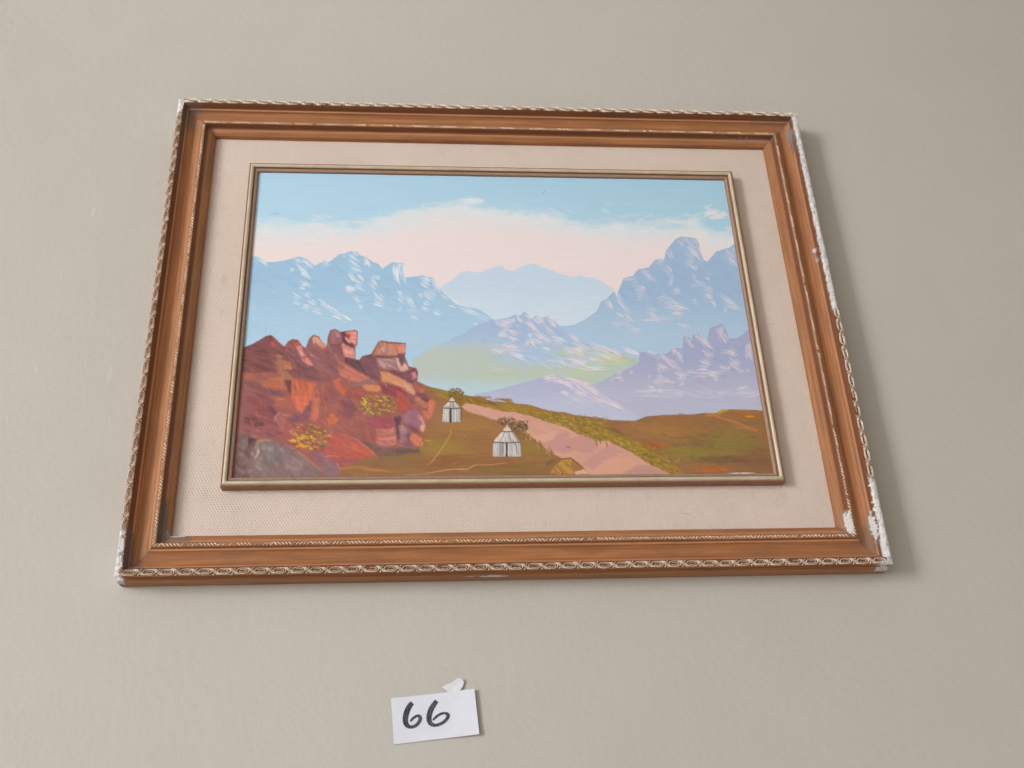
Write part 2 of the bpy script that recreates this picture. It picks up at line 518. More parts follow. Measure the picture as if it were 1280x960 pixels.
MOT = [motif_mesh('carved_motif', M_GILT, 0.00022, s, (0, 0, 0, 0, 2, 1, 0)[s]) for s in range(7)]
MOTW = [motif_mesh('carved_motif', M_GESSO, 0.00030, s + 9) for s in range(3)]
rnd = random.Random(5)
for side in SIDES:
    al, out = SIDES[side]
    ha, ho = halves(side)
    L = 2 * (ha + 0.1055)
    n = int(round((L - 0.004) / PITCH))
    pitch = (L - 0.004) / n
    # axes of the carved band: u along, v inward across the sloping band, w its normal
    A3 = (P(al[0], al[1], 0) - P(0, 0, 0)).normalized()
    O3 = (P(out[0], out[1], 0) - P(0, 0, 0)).normalized()
    N3 = Vector((0, -1, 0))
    slope = math.atan2(0.0013, 0.0070)
    v3 = (O3 * math.cos(slope) - N3 * math.sin(slope))
    w3 = (N3 * math.cos(slope) + O3 * math.sin(slope))
    if A3.cross(v3).dot(w3) < 0:
        A3 = -A3
        flip = -1
    else:
        flip = 1
    rot = Matrix((A3, v3, w3)).transposed().to_4x4()
    for i in range(n):
        s = -L / 2 + 0.002 + (i + 0.5) * pitch
        a_mm = s * 1000
        white = (side == 'right' and (a_mm < -2 or a_mm > 214)) or (side == 'left' and (a_mm < -272 or a_mm > 298)) or \
                (side == 'top' and a_mm > 396)
        me = rnd.choice(MOTW if white else MOT)
        o = bpy.data.objects.new('carved_motif', me)
        COL.objects.link(o)
        o.parent = rails[side]
        pos = P(al[0] * s + out[0] * (ho + 0.1055), al[1] * s + out[1] * (ho + 0.1055), 0.0134) - BASE
        o.matrix_local = Matrix.Translation(pos) @ rot @ Matrix.Rotation(rnd.uniform(-0.03, 0.03), 4, 'Z') @ Matrix.Translation((rnd.uniform(-0.0003, 0.0003), rnd.uniform(-0.0002, 0.0002), rnd.uniform(-0.0004, 0.0001))) @ Matrix.Diagonal((pitch / PITCH, 1.06 + rnd.uniform(-.04, .04), 0.55 if white else rnd.uniform(0.85, 1.1), 1))


# lumpy plaster where the carving broke away
def plaster(side, a0, a1, o0, o1, seed, thick=0.0022, rag=0.0016):
    al, out = SIDES[side]
    ha, ho = halves(side)
    n = max(8, int((a1 - a0) / 0.0011)); m = 12
    s = np.linspace(a0, a1, n + 1)[:, None] * np.ones((1, m + 1))
    q = np.linspace(0, 1, m + 1)[None, :] * np.ones((n + 1, 1))
    lo = o0 + rag * (fbm(s * 220, s * 0 + 3, seed) - 0.5) * 2 * 1.3
    hi = o1 + rag * 0.35 * (fbm(s * 160, s * 0 + 8, seed) - 0.5) * 2
    off = lo + (hi - lo) * q
    taper = np.minimum(sstep(0, 0.008, s - a0), sstep(0, 0.008, a1 - s))
    base = np.interp(off.ravel(), [0.0985, 0.0991, 0.1006, 0.102, 0.1028, 0.1066, 0.1084, 0.1093, 0.1098], [0.0063, 0.0074, 0.0110, 0.0137, 0.0138, 0.0133, 0.0127, 0.0120, 0.0095]).reshape(off.shape)
    dome = np.clip(np.sin(np.pi * np.clip(q, 0, 1)), 0, 1) ** 0.6
    lump = 0.45 + 1.1 * (fbm(s * 260, off * 420, seed + 1, 5) - 0.25)
    z = base - 0.0006 + (thick * lump * dome) * (0.25 + 0.75 * taper) - 0.0016 * (1 - taper)
    x = al[0] * s + out[0] * (ho + off); y = al[1] * s + out[1] * (ho + off)
    V = np.stack([x, -z, y + ZC], -1).reshape(-1, 3) - np.array(BASE)
    F = [(i * (m + 1) + j, i * (m + 1) + j + 1, (i + 1) * (m + 1) + j + 1, (i + 1) * (m + 1) + j) for i in range(n) for j in range(m)]
    return link('plaster_patch', mesh('plaster_patch', V, F), M_GESSO, rails[side], 60)


plaster('right', -0.3150, -0.0005, 0.1018, 0.1099, 41)
plaster('right', 0.2150, 0.3160, 0.1008, 0.1099, 42, 0.0026, 0.0020)
plaster('left', 0.2890, 0.3160, 0.1022, 0.1098, 43, 0.0024)
plaster('left', -0.3160, -0.2900, 0.1040, 0.1098, 44, 0.0020)
plaster('left', -0.2900, -0.2620, 0.1066, 0.1098, 46, 0.0016)
plaster('top', 0.3950, 0.4080, 0.1030, 0.1098, 45, 0.0016)


# rope beading along the inner step: small slanted twists, too small to pick apart
def rope(side):
    al, out = SIDES[side]
    ha, ho = halves(side)
    rr = random.Random(len(side))
    L = 2 * (ha + 0.0745)
    n = int(L / 0.0038)
    V = []; F = []
    for i in range(n):
        s = -L / 2 + (i + 0.5) * L / n
        if rr.random() < 0.03: continue
        h = 0.0014 * rr.uniform(0.55, 1.15)
        wv = 0.0017 * rr.uniform(0.8, 1.1)
        sl = 0.0019 * (1 if (i // 5) % 2 else -1) * rr.uniform(0.7, 1.2)
        ring = []
        for t, hw, hz in ((-1, 0.15, -0.2), (-0.6, 0.75, 0.7), (0, 1.0, 1.0), (0.6, 0.75, 0.7), (1, 0.15, -0.2)):
            for e, ez in ((-1, -0.5), (0, 1.0), (1, -0.5)):
                a = s + sl * t + e * hw * 0.00085
                o = 0.0750 + t * wv
                z = 0.0088 + h * hz * (0.35 + 0.65 * max(ez, -0.4))
                ring.append((a, o, z))
        b = len(V)
        for a, o, z in ring:
            V.append(P(al[0] * a + out[0] * (ho + o), al[1] * a + out[1] * (ho + o), z) - BASE)
        for k in range(4):
            for e in range(2):
                q = b + k * 3 + e
                F.append((q, q + 1, q + 4, q + 3))
    o = link('rope_beading', mesh('rope_beading', V, F), M_ROPE, rails[side], 70)
    o['kind'] = 'stuff'
    return o


for side in SIDES:
    rope(side)

# ------------------------------------------------------------------ linen mat
zm = -0.0084
io, oo_ = 0.0100, 0.0640
xs = [-(W2 + oo_), -(W2 + io) + SHX, (W2 + io) + SHX, W2 + oo_]
ys = [-(H2 + oo_), -(H2 + io) + SHY, (H2 + io) + SHY, H2 + oo_]
V = []; F = []
for zz_ in (zm, zm - 0.003):
    for y in ys:
        for x in xs:
            V.append(P(x, y, zz_) - BASE)
for j in range(3):
    for i in range(3):
        if i == 1 and j == 1: continue
        a = j * 4 + i
        F.append((a, a + 1, a + 5, a + 4))
        F.append((a + 16, a + 20, a + 21, a + 17))
mat_o = link('linen_mat', mesh('linen_mat', V, F), M_LINEN, root)
mat_o['label'] = 'pinkish woven linen border around the painting'

# ------------------------------------------------------------------ slip frame round the painting
SLIP = [(11.4, -8.4, 1), (11.5, 3.0, 1), (11.3, 4.2, 1), (10.7, 4.7, 1), (10.0, 4.5, 1), (9.75, 4.3, 0), (9.5, 5.0, 0), (8.9, 5.8, 0), (8.0, 6.2, 0),
        (7.0, 6.1, 0), (6.0, 5.6, 0), (5.2, 4.8, 0), (4.8, 4.0, 1), (4.5, 2.4, 1), (3.9, 2.2, 1), (3.6, 2.9, 2), (2.9, 3.1, 2), (1.6, 2.7, 2), (0.5, 1.9, 1), (0.05, 1.2, 1), (0.0, -2.0, 1)]
for si, side in enumerate(SIDES):
    V, F, al, of, zz = sweep(side, [(a / 1000, b / 1000) for a, b, c in SLIP], 90, SHX, SHY, 0.00007, 60 + si)
    me = mesh('slip_rail', V, F)
    mi = np.tile(np.array([SLIP[j][2] if SLIP[j][2] == SLIP[j + 1][2] else max(SLIP[j][2], SLIP[j + 1][2]) for j in range(len(SLIP) - 1)], dtype=np.int32), 90)
    o = link('slip_rail', me, [M_CHAMP, M_SLIPB, M_SLIPI], root, 35)
    me.polygons.foreach_set('material_index', mi)
# a chip of bare white on the lower slip lip
bm = bmesh.new()
c0, c1, n = 0.246, 0.279, 14
top = []; bot = []
rr = random.Random(3)
for i in range(n + 1):
    x = c0 + (c1 - c0) * i / n
    e = math.sin(math.pi * i / n) ** 0.4
    top.append(bm.verts.new(P(x + SHX, -H2 + SHY - 0.0001 + 0.0007 * e * rr.uniform(.7, 1), 0.0020) - BASE))
    bot.append(bm.verts.new(P(x + SHX, -H2 + SHY - 0.0007 - 0.0009 * e * rr.uniform(.6, 1), 0.0032) - BASE))
for i in range(n):
    bm.faces.new((bot[i], bot[i + 1], top[i + 1], top[i]))
me = bpy.data.meshes.new('paint_chip'); bm.to_mesh(me); bm.free()
link('paint_chip', me, M_GESSO, root)
PAINT_GAIN = 0.85
# ------------------------------------------------------------------ the painting itself (an oil painting, brushed stroke by stroke)
CW, CH = 1180, 818                                  # canvas grid
EW, EH = W2 + 0.0030, H2 + 0.0030                  # half size incl. the strip under the slip
# image pixels -> canvas metres (projective, homography of the camera view)
H_IMG = np.array([[0.00108822, -0.00004758, -0.66407202], [0.00000662, -0.00126414, 0.49344697], [-0.0000804, 0.00046448, 1.0]])
H_IMG_INV = np.linalg.inv(H_IMG)
gx = np.linspace(-EW, EW, CW); gy = np.linspace(EH, -EH, CH)
GX, GY = np.meshgrid(gx, gy)
den = H_IMG_INV[2, 0] * GX + H_IMG_INV[2, 1] * GY + H_IMG_INV[2, 2]
IMG_X = (H_IMG_INV[0, 0] * GX + H_IMG_INV[0, 1] * GY + H_IMG_INV[0, 2]) / den       # image coordinates of every canvas point
IMG_Y = (H_IMG_INV[1, 0] * GX + H_IMG_INV[1, 1] * GY + H_IMG_INV[1, 2]) / den
CANV = np.zeros((CH, CW, 3)); RELIEF = np.zeros((CH, CW))
II, JJ = np.meshgrid(np.arange(CW, dtype=float), np.arange(CH, dtype=float))
UNIT = 1.758                                        # canvas cells per image pixel
pr = random.Random(21)


def tc(pts):
    p = np.asarray(pts, float)
    q = np.c_[p, np.ones(len(p))] @ H_IMG.T
    m = q[:, :2] / q[:, 2:]
    return np.c_[(m[:, 0] + EW) / (2 * EW) * (CW - 1), (EH - m[:, 1]) / (2 * EH) * (CH - 1)]


def image_crop(x0, y0, s):  # pixels of an enlarged image crop (corner, zoom) -> image pixels
    return lambda pts: [(x0 + a / s, y0 + b / s) for a, b in pts]


def box(c, pad):
    x0 = int(max(0, math.floor(c[:, 0].min() - pad))); x1 = int(min(CW, math.ceil(c[:, 0].max() + pad) + 1))
    y0 = int(max(0, math.floor(c[:, 1].min() - pad))); y1 = int(min(CH, math.ceil(c[:, 1].max() + pad) + 1))
    return (slice(y0, y1), slice(x0, x1)) if x1 > x0 and y1 > y0 else None


def soften(m, k):
    for _ in range(k):
        p = np.pad(m, 1, mode='edge')
        m = (p[1:-1, 1:-1] * 2 + p[:-2, 1:-1] + p[2:, 1:-1] + p[1:-1, :-2] + p[1:-1, 2:]) / 6
    return m


def inside(c, x, y):
    m = np.zeros(x.shape, bool)
    n = len(c)
    for i in range(n):
        (xa, ya), (xb, yb) = c[i], c[(i + 1) % n]
        if ya == yb: continue
        k = ((ya > y) != (yb > y)) & (x < (xb - xa) * (y - ya) / (yb - ya) + xa)
        m ^= k
    return m


def brush(x, y, ang, fine, coarse, seed):
    """streaky bristle noise, -1..1"""
    ca, sa = math.cos(ang), math.sin(ang)
    u = x * ca + y * sa; v = -x * sa + y * ca
    return (fbm(u * coarse, v * fine, seed, 3) - 0.5) * 2


def poly(pts, col, col2=None, ang=0.3, streak=10, wob=0.9, soft=1, alpha=1.0, seed=None, grad=None, lift=0.03):
    """a painted area; col2 blends in by brush noise, or down the image when grad=(y0, y1)"""
    seed = pr.randrange(200) if seed is None else seed
    c = tc(pts)
    b = box(c, 4 + 2 * soft)
    if b is None: return
    x, y = II[b], JJ[b]
    wx = x + wob * UNIT * (fbm(x * 0.16, y * 0.16, seed, 3) - 0.5) * 2.2
    wy = y + wob * UNIT * (fbm(x * 0.16, y * 0.16, seed + 50, 3) - 0.5) * 2.2
    m = soften(inside(c, wx, wy).astype(float), soft) * alpha
    n = brush(x, y, ang, 0.42, 0.045, seed) + 0.5 * brush(x, y, ang, 0.9, 0.12, seed + 3)
    base = np.asarray(col, float)[None, None, :] * np.ones(x.shape + (1,))
    if col2 is not None:
        t = sstep(grad[0], grad[1], IMG_Y[b] + 3 * n) if grad else sstep(-0.5, 0.6, brush(x, y, ang, 0.2, 0.03, seed + 7))
        base = base * (1 - t[..., None]) + np.asarray(col2, float) * t[..., None]
    base = base + streak * n[..., None] * np.array([1.0, 0.95, 0.92])
    CANV[b] = CANV[b] * (1 - m[..., None]) + base * m[..., None]
    RELIEF[b] = RELIEF[b] * (1 - 0.6 * m) + m * (lift * (0.6 + 0.9 * n))


def stroke(pts, width, col, alpha=0.9, dry=0.5, taper=(0.35, 0.25), seed=None, lift=0.08):
    """one loaded brush stroke along a polyline (image pixels)"""
    seed = pr.randrange(200) if seed is None else seed
    c = tc(pts)
    w = width * UNIT * 0.5
    b = box(c, w * 1.6 + 2)
    if b is None: return
    x, y = II[b], JJ[b]
    best = np.full(x.shape, 1e9); tt = np.zeros(x.shape); sd = np.zeros(x.shape)
    seg = np.hypot(*(c[1:] - c[:-1]).T); tot = max(seg.sum(), 1e-6); run = 0.0
    for i in range(len(c) - 1):
        d = c[i + 1] - c[i]
        L = max(seg[i], 1e-6)
        t = np.clip(((x - c[i, 0]) * d[0] + (y - c[i, 1]) * d[1]) / L ** 2, 0, 1)
        px = x - c[i, 0] - t * d[0]; py = y - c[i, 1] - t * d[1]
        dd = np.hypot(px, py)
        k = dd < best
        best[k] = dd[k]; tt[k] = ((run + t * L) / tot)[k]; sd[k] = ((px * -d[1] + py * d[0]) / L)[k]
        run += seg[i]
    prof = np.clip(np.minimum((tt + 0.05) / max(taper[0], 1e-3), (1.05 - tt) / max(taper[1], 1e-3)), 0.12, 1) ** 0.6
    r = w * prof
    m = sstep(1.15, 0.55, best / np.maximum(r, 0.35))
    br = vn(sd * 0.9 + 40, tt * tot * 0.06, seed)
    m = m * np.clip(1 - dry * sstep(0.35, 0.75, br + 0.35 * (tt - 0.5)), 0, 1) * alpha
    base = np.asarray(col, float) + 14 * (br[..., None] - 0.5)
    CANV[b] = CANV[b] * (1 - m[..., None]) + base * m[..., None]
    RELIEF[b] += m * lift * (0.7 + 0.6 * br)


def lines(crop, L, width, cols, alpha=0.85, dry=0.45, jit=1.0, lift=0.09, shade=None):
    for q in L:
        w = q[4] if len(q) > 4 else width
        p0, p1 = crop([(q[0], q[1]), (q[2], q[3])])
        mx, my = (p0[0] + p1[0]) / 2, (p0[1] + p1[1]) / 2
        dx, dy = p1[0] - p0[0], p1[1] - p0[1]
        ln = math.hypot(dx, dy)
        bow = pr.uniform(-0.06, 0.06)
        mid = (mx - dy * bow, my + dx * bow)
        nx, ny = -dy / max(ln, 1e-6), dx / max(ln, 1e-6)
        if w <= 1.9:
            stroke([p0, mid, p1], w, pr.choice(cols), alpha, dry, lift=lift)
            continue
        stroke([p0, mid, p1], w * 0.95, pr.choice(cols), alpha * 0.26, 0.6, lift=0.02)
        for i in range(7):                              # split bristles, some straying to the side
            k = pr.gauss(0, 0.42) * w if i < 3 else pr.choice((-1, 1)) * pr.uniform(1.0, 3.4)
            c0, c1 = pr.uniform(-0.10, 0.30), pr.uniform(0.70, 1.12)
            if i >= 3: c0, c1 = pr.uniform(-0.1, 0.5), pr.uniform(0.6, 1.0)
            q0 = (p0[0] + dx * c0 + nx * k, p0[1] + dy * c0 + ny * k); q1 = (p0[0] + dx * c1 + nx * k, p0[1] + dy * c1 + ny * k)
            qm = ((q0[0] + q1[0]) / 2 - dy * bow, (q0[1] + q1[1]) / 2 + dx * bow)
            stroke([q0, qm, q1], pr.uniform(0.8, 1.5), pr.choice(cols), alpha * pr.uniform(0.6, 1), 0.3, lift=lift)
        if shade is not None:                           # cool hair below the lit one
            stroke([(p0[0] + nx * w * 0.8, p0[1] + ny * w * 0.8), (p1[0] + nx * w * 0.8, p1[1] + ny * w * 0.8)], 1.2, shade, 0.38, 0.4)


def dabs(n, cx, cy, rx, ry, cols, length, width, ang, spread, alpha=0.9, mask=None):
    for _ in range(n):
        a = pr.uniform(0, 2 * math.pi); r = math.sqrt(pr.random())
        x, y = cx + rx * r * math.cos(a), cy + ry * r * math.sin(a)
        t = ang + pr.uniform(-spread, spread)
        l = length * pr.uniform(0.5, 1.3)
        stroke([(x - l * math.cos(t) / 2, y - l * math.sin(t) / 2), (x + l * math.cos(t) / 2, y + l * math.sin(t) / 2)],
               width * pr.uniform(0.6, 1.3), pr.choice(cols), alpha * pr.uniform(0.7, 1), 0.25)


def haze(mask_fn, col, amount, b=None):
    m = np.clip(mask_fn(IMG_X, IMG_Y), 0, 1)[..., None] * amount
    CANV[:] = CANV * (1 - m) + np.asarray(col, float) * m


def masked(pts, fn, soft=2):
    """paint freely, keep only what falls inside the outline"""
    b = box(tc(pts), 6)
    keep = CANV[b].copy(); kr = RELIEF[b].copy(); full = CANV.copy(); fr = RELIEF.copy()
    fn()
    m = soften(inside(tc(pts), II[b], JJ[b]).astype(float), soft)
    new, nr_ = CANV[b] * m[..., None] + keep * (1 - m[..., None]), RELIEF[b] * m + kr * (1 - m)
    CANV[:] = full; RELIEF[:] = fr
    CANV[b] = new; RELIEF[b] = nr_


# ---- sky
edge = np.interp(IMG_X, [300, 340, 400, 440, 470, 500, 540, 585, 640, 690, 730, 790, 830, 870, 890, 915, 960],
                 [277, 275, 272, 276, 270, 262, 256, 249, 257, 266, 272, 280, 276, 270, 281, 284, 282])
cn = (fbm(IMG_X * 0.035, IMG_Y * 0.11, 71, 5) - 0.5) * 2
cf = (fbm(IMG_X * 0.12, IMG_Y * 0.3, 75, 4) - 0.5) * 2
tb = np.clip((IMG_X - 310) / 600, 0, 1)[..., None]
blue = np.array([174, 206, 225]) * (1 - tb) + np.array([163, 199, 218]) * tb
blue = blue + 3 * brush(II, JJ, 0.05, 0.14, 0.018, 77)[..., None] + np.clip((240 - IMG_Y) / 30, -1, 1)[..., None] * np.array([-3, -2, 0])
soft1 = sstep(-5, 13, IMG_Y - edge + 11 * cn + 3 * cf)[..., None]
soft2 = sstep(5, 42, IMG_Y - edge + 10 * cn)[..., None]
pale = np.array([214, 219, 222.0]) + 4 * cf[..., None]
pink = np.array([230, 214, 212.0]) + 3 * brush(II, JJ, 0.02, 0.2, 0.015, 79)[..., None]
CANV[:] = blue * (1 - soft1) + pale * soft1
CANV[:] = CANV * (1 - soft2) + pink * soft2
RELIEF[:] = 0.02 * brush(II, JJ, 0.05, 0.3, 0.03, 80)
S1 = image_crop(300, 210, 6.4); S8 = image_crop(740, 210, 6.4); S2b = image_crop(480, 100, 3.2)
# brushed cloud tops
dabs(16, 587, 250, 16, 4, [(232, 226, 226), (226, 228, 230)], 12, 3.2, 0.12, 0.25, 0.55)
dabs(18, 560, 258, 42, 6, [(222, 224, 226), (228, 222, 222)], 16, 3, 0.05, 0.25, 0.4)
dabs(14, 400, 272, 18, 5, [(226, 226, 228), (220, 224, 228)], 14, 3, 0.25, 0.3, 0.22)
dabs(16, 360, 281, 42, 5, [(205, 218, 226), (222, 222, 224)], 24, 3, 0.02, 0.1, 0.4)
dabs(16, 675, 266, 48, 6, [(214, 220, 226), (226, 220, 222)], 14, 3.2, 0.2, 0.4, 0.38)
dabs(9, 760, 260, 7, 6, [(206, 216, 226), (214, 218, 224)], 8, 3, 0.4, 0.5, 0.5)
dabs(26, 808, 274, 42, 6, [(198, 212, 224), (208, 216, 224), (222, 220, 222)], 12, 3, -0.2, 0.4, 0.42)
dabs(12, 872, 267, 18, 4, [(212, 216, 224), (226, 220, 222)], 10, 3, -0.15, 0.3, 0.45)
dabs(34, 894, 268, 13, 6, [(232, 219, 218), (228, 215, 216), (236, 224, 222)], 8, 4.2, 0.0, 0.5, 0.7)
dabs(8, 887, 259, 5, 3, [(226, 218, 220)], 6, 3.4, 0.2, 0.6, 0.6)
dabs(8, 345, 267, 8, 1.2, [(150, 175, 192)], 7, 1.6, 0.02, 0.1, 0.45)

for _c in range(3):
    CANV[..., _c] = soften(CANV[..., _c], 5)

# ---- far pale mountain
far = [(551, 358), (563.8, 350.8), (577.8, 339.8), (585.6, 339), (595, 341.4), (604.4, 339.4), (615.3, 334.4), (625.5, 332.5), (632.5, 336.7), (640.3, 338.8),
       (646.6, 336.7), (654.4, 332), (666.9, 329.7), (678.8, 334.7), (691, 338), (697.5, 342.2), (716, 346.9), (724, 344.4), (733.4, 346.9), (742.8, 347.5),
       (753.8, 353.4), (763, 360), (770, 368), (775, 430), (560, 430), (540, 380)]
poly(far, (192, 208, 224), (203, 216, 227), ang=0.05, streak=3.5, wob=0.5, soft=2, grad=(335, 405))
for seg in (far[1:6], far[5:9], far[9:14], far[14:19], far[19:23]):
    stroke(seg, 1.1, (178, 192, 214), 0.5, 0.4)

# ---- left blue mountain
lm = [(290, 322), (315, 320.6), (322, 321), (333.6, 328), (345, 327.5), (354.7, 326), (367, 322.8), (372.7, 320.6), (381, 322.8), (393.8, 332.7), (406, 325.3), (411.7, 328),
      (423.4, 318.6), (437.5, 314.4), (446, 315), (450.8, 320), (456, 321), (465.6, 327.5), (472, 330), (477.8, 336), (490.3, 328), (503.6, 328.6), (505, 339),
      (506.7, 347.3), (522.3, 345.3), (527.8, 344.2), (534.8, 346.9), (540, 346.4), (546.6, 355.5), (552.8, 365.6), (562, 374.2), (579, 383.6), (595, 386),
      (604.4, 390.6), (616, 399), (625, 430), (600, 520), (280, 520)]
poly(lm, (156, 188, 213), (171, 199, 219), ang=0.1, streak=4, wob=0.4, soft=1, grad=(345, 425))
for i in range(0, 34, 3):
    stroke(lm[1:35][i:i + 4], 1.1, (132, 160, 190), 0.5, 0.5)
masked(lm, lambda: (dabs(90, 440, 352, 120, 30, [(144, 178, 207), (150, 184, 211), (168, 199, 220)], 20, 5, 0.6, 0.3, 0.30), dabs(50, 400, 385, 110, 26, [(178, 205, 223), (166, 196, 218)], 26, 6, 0.25, 0.2, 0.25)))
S2 = image_crop(290, 300, 6.4); S3 = image_crop(470, 300, 6.4)
white = [(238, 233, 236), (230, 229, 236), (240, 230, 228), (216, 222, 233), (202, 214, 230), (192, 208, 226)]
lines(S2, [(500, 150, 560, 190), (540, 150, 655, 225), (570, 145, 640, 200), (520, 190, 610, 265), (530, 225, 600, 260), (545, 265, 635, 310), (560, 270, 620, 290),
           (550, 320, 640, 370), (560, 345, 610, 360), (540, 375, 585, 390), (470, 225, 495, 245), (580, 420, 640, 450), (480, 435, 550, 475), (490, 490, 545, 510),
           (600, 490, 670, 535), (620, 480, 680, 525), (560, 530, 620, 545), (690, 480, 760, 520), (700, 510, 830, 565), (760, 530, 920, 615), (790, 600, 890, 635),
           (640, 560, 720, 590), (880, 600, 960, 645), (870, 115, 920, 105), (930, 110, 1020, 180), (960, 95, 1010, 130), (925, 145, 1025, 220), (930, 200, 1050, 270),
           (930, 260, 980, 320), (1000, 280, 1060, 330), (960, 310, 1050, 350), (905, 370, 1000, 400), (920, 390, 950, 425), (980, 360, 1070, 405), (1060, 140, 1110, 220),
           (1060, 170, 1100, 200), (1100, 300, 1160, 370), (1090, 340, 1160, 390), (1120, 400, 1230, 490), (1130, 480, 1230, 540), (1120, 505, 1200, 530),
           (960, 450, 1030, 490), (1010, 520, 1050, 545), (1120, 280, 1190, 315), (720, 175, 775, 205), (740, 170, 770, 190), (190, 145, 250, 175), (220, 170, 285, 215)], 3.0, white, 0.92, shade=(140, 172, 202))
lines(S3, [(130, 210, 195, 365), (145, 190, 160, 290), (168, 190, 182, 330), (192, 190, 206, 300), (212, 195, 225, 375), (155, 183, 212, 186), (165, 400, 215, 440),
           (170, 440, 230, 500, 4.5), (220, 450, 310, 550, 4), (235, 440, 290, 520), (240, 560, 330, 580), (270, 590, 345, 640), (180, 540, 205, 560), (340, 290, 430, 370), (370, 290, 440, 340),
           (355, 340, 425, 385), (440, 300, 500, 420, 4), (460, 310, 520, 430), (380, 410, 470, 475, 4), (420, 400, 480, 440), (350, 420, 375, 465), (385, 490, 430, 515),
           (370, 540, 430, 560), (460, 570, 520, 600), (520, 430, 580, 480, 4), (580, 515, 640, 535), (600, 480, 680, 530), (650, 530, 800, 605, 3.4), (720, 540, 830, 600), (800, 600, 910, 655),
           (780, 680, 815, 682)], 3.0, white, 0.92, shade=(140, 172, 202))

# ---- right blue mountain
rm = [(690, 408), (717.8, 406.6), (732, 399.5), (746, 389.4), (752, 376.9), (759, 373.8), (767.8, 364.4), (771, 369), (774, 362.8), (779.5, 348.8), (791, 344.8), (798, 337),
      (810.8, 334.7), (819.4, 324.5), (827, 323), (830.3, 326.9), (832.7, 313.6), (845, 298.8), (850.6, 296.4), (857.5, 296), (870, 298.4), (873, 303.4), (874.7, 312.8),
      (879.4, 325.3), (884.8, 326.9), (895, 315), (904.4, 312), (912, 309.7), (917.7, 305), (960, 300), (990, 470), (760, 470), (690, 430)]
poly(rm, (157, 181, 208), (172, 196, 216), ang=0.1, streak=4, wob=0.4, soft=1, grad=(355, 430))
for i in range(0, 27, 3):
    stroke(rm[1:29][i:i + 4], 1.2, (138, 150, 186), 0.55, 0.5)
masked(rm, lambda: (dabs(100, 850, 350, 90, 40, [(146, 168, 200), (152, 176, 205), (168, 190, 214)], 20, 5, 0.55, 0.35, 0.30), dabs(50, 820, 405, 100, 16, [(180, 198, 216), (170, 192, 214)], 26, 5, 0.15, 0.2, 0.28)))
S5 = image_crop(770, 280, 6.4)
pinkw = [(226, 215, 222), (220, 212, 222), (232, 219, 218), (208, 209, 224), (196, 203, 220), (188, 198, 217)]
lines(S5, [(490, 125, 550, 180), (530, 110, 580, 150), (560, 110, 650, 230), (600, 110, 660, 160), (630, 130, 690, 280), (570, 190, 680, 290), (550, 220, 640, 290), (590, 200, 660, 270),
           (545, 310, 640, 360), (560, 290, 620, 320), (600, 330, 650, 370), (605, 405, 645, 425), (620, 455, 710, 490), (700, 425, 750, 455), (700, 490, 770, 550), (720, 500, 780, 540),
           (600, 495, 635, 505), (690, 570, 770, 590), (720, 570, 760, 600), (600, 620, 660, 632), (750, 610, 805, 650), (770, 640, 800, 655), (410, 215, 445, 290), (390, 340, 450, 400),
           (410, 410, 465, 455), (415, 460, 450, 490), (310, 285, 385, 310), (330, 275, 380, 290), (200, 370, 260, 400), (230, 390, 320, 455), (220, 410, 280, 450), (60, 450, 160, 435),
           (130, 460, 170, 480), (155, 500, 225, 530), (160, 520, 235, 570), (150, 575, 230, 590), (180, 490, 240, 530), (455, 530, 530, 555), (470, 520, 520, 545), (330, 600, 400, 570),
           (360, 610, 470, 640), (380, 590, 600, 690), (420, 650, 600, 690), (400, 660, 560, 700), (240, 665, 330, 700), (210, 705, 320, 735), (180, 770, 380, 760), (250, 740, 380, 775),
           (270, 720, 340, 750), (300, 745, 460, 765), (440, 720, 540, 730), (480, 800, 620, 830), (0, 575, 60, 650), (10, 600, 80, 700), (50, 660, 130, 720), (60, 710, 140, 790),
           (0, 710, 60, 740), (0, 800, 120, 820), (80, 820, 220, 865), (820, 570, 970, 655), (850, 600, 960, 650), (850, 680, 900, 695), (880, 660, 1000, 690), (850, 225, 970, 330),
           (890, 215, 960, 270), (900, 260, 975, 340), (930, 190, 955, 220), (860, 210, 930, 240), (-95, 600, -30, 680), (-80, 640, -20, 690), (-60, 620, -35, 655), (-20, 500, 40, 620), (-60, 790, 60, 820)], 2.8, pinkw, 0.82, 0.5, shade=(142, 162, 194))

# ---- middle mountain with green shoulders
mm = [(516, 450), (527.8, 442), (542, 433.6), (557.5, 428), (563.8, 423.4), (579.4, 417), (592, 408), (616, 399.7), (631.6, 397.8), (644, 393.4), (648.8, 395), (655.8, 389),
      (661, 393.4), (665, 397.3), (670.6, 394.2), (677.7, 397.3), (684.7, 394.7), (691.7, 398), (698.8, 407.5), (709.7, 416.9), (728.4, 427.8), (752, 433.3), (770, 438.4), (788.8, 444),
      (801, 449), (801, 458), (770, 475), (745, 500), (560, 505), (515, 470)]
poly(mm, (163, 183, 211), (170, 190, 214), ang=0.3, streak=5, wob=0.5, soft=1, grad=(400, 440))
_b = box(tc(mm), 8)
MMASK = np.zeros((CH, CW)); MMASK[_b] = soften(inside(tc(mm), II[_b], JJ[_b]).astype(float), 6)
haze(lambda x, y: MMASK * sstep(420, 442, y + 5 * cn) * sstep(505, 470, y) * sstep(665, 590, x + 10 * cn), (185, 193, 181), 0.9)
haze(lambda x, y: MMASK * sstep(448, 464, y + 6 * cf) * sstep(505, 480, y) * sstep(575, 620, x) * sstep(800, 730, x), (188, 195, 174), 0.8)
haze(lambda x, y: MMASK * np.exp(-((x - 718) / 26) ** 2 - ((y - 441) / 7) ** 2), (193, 198, 164), 0.75)
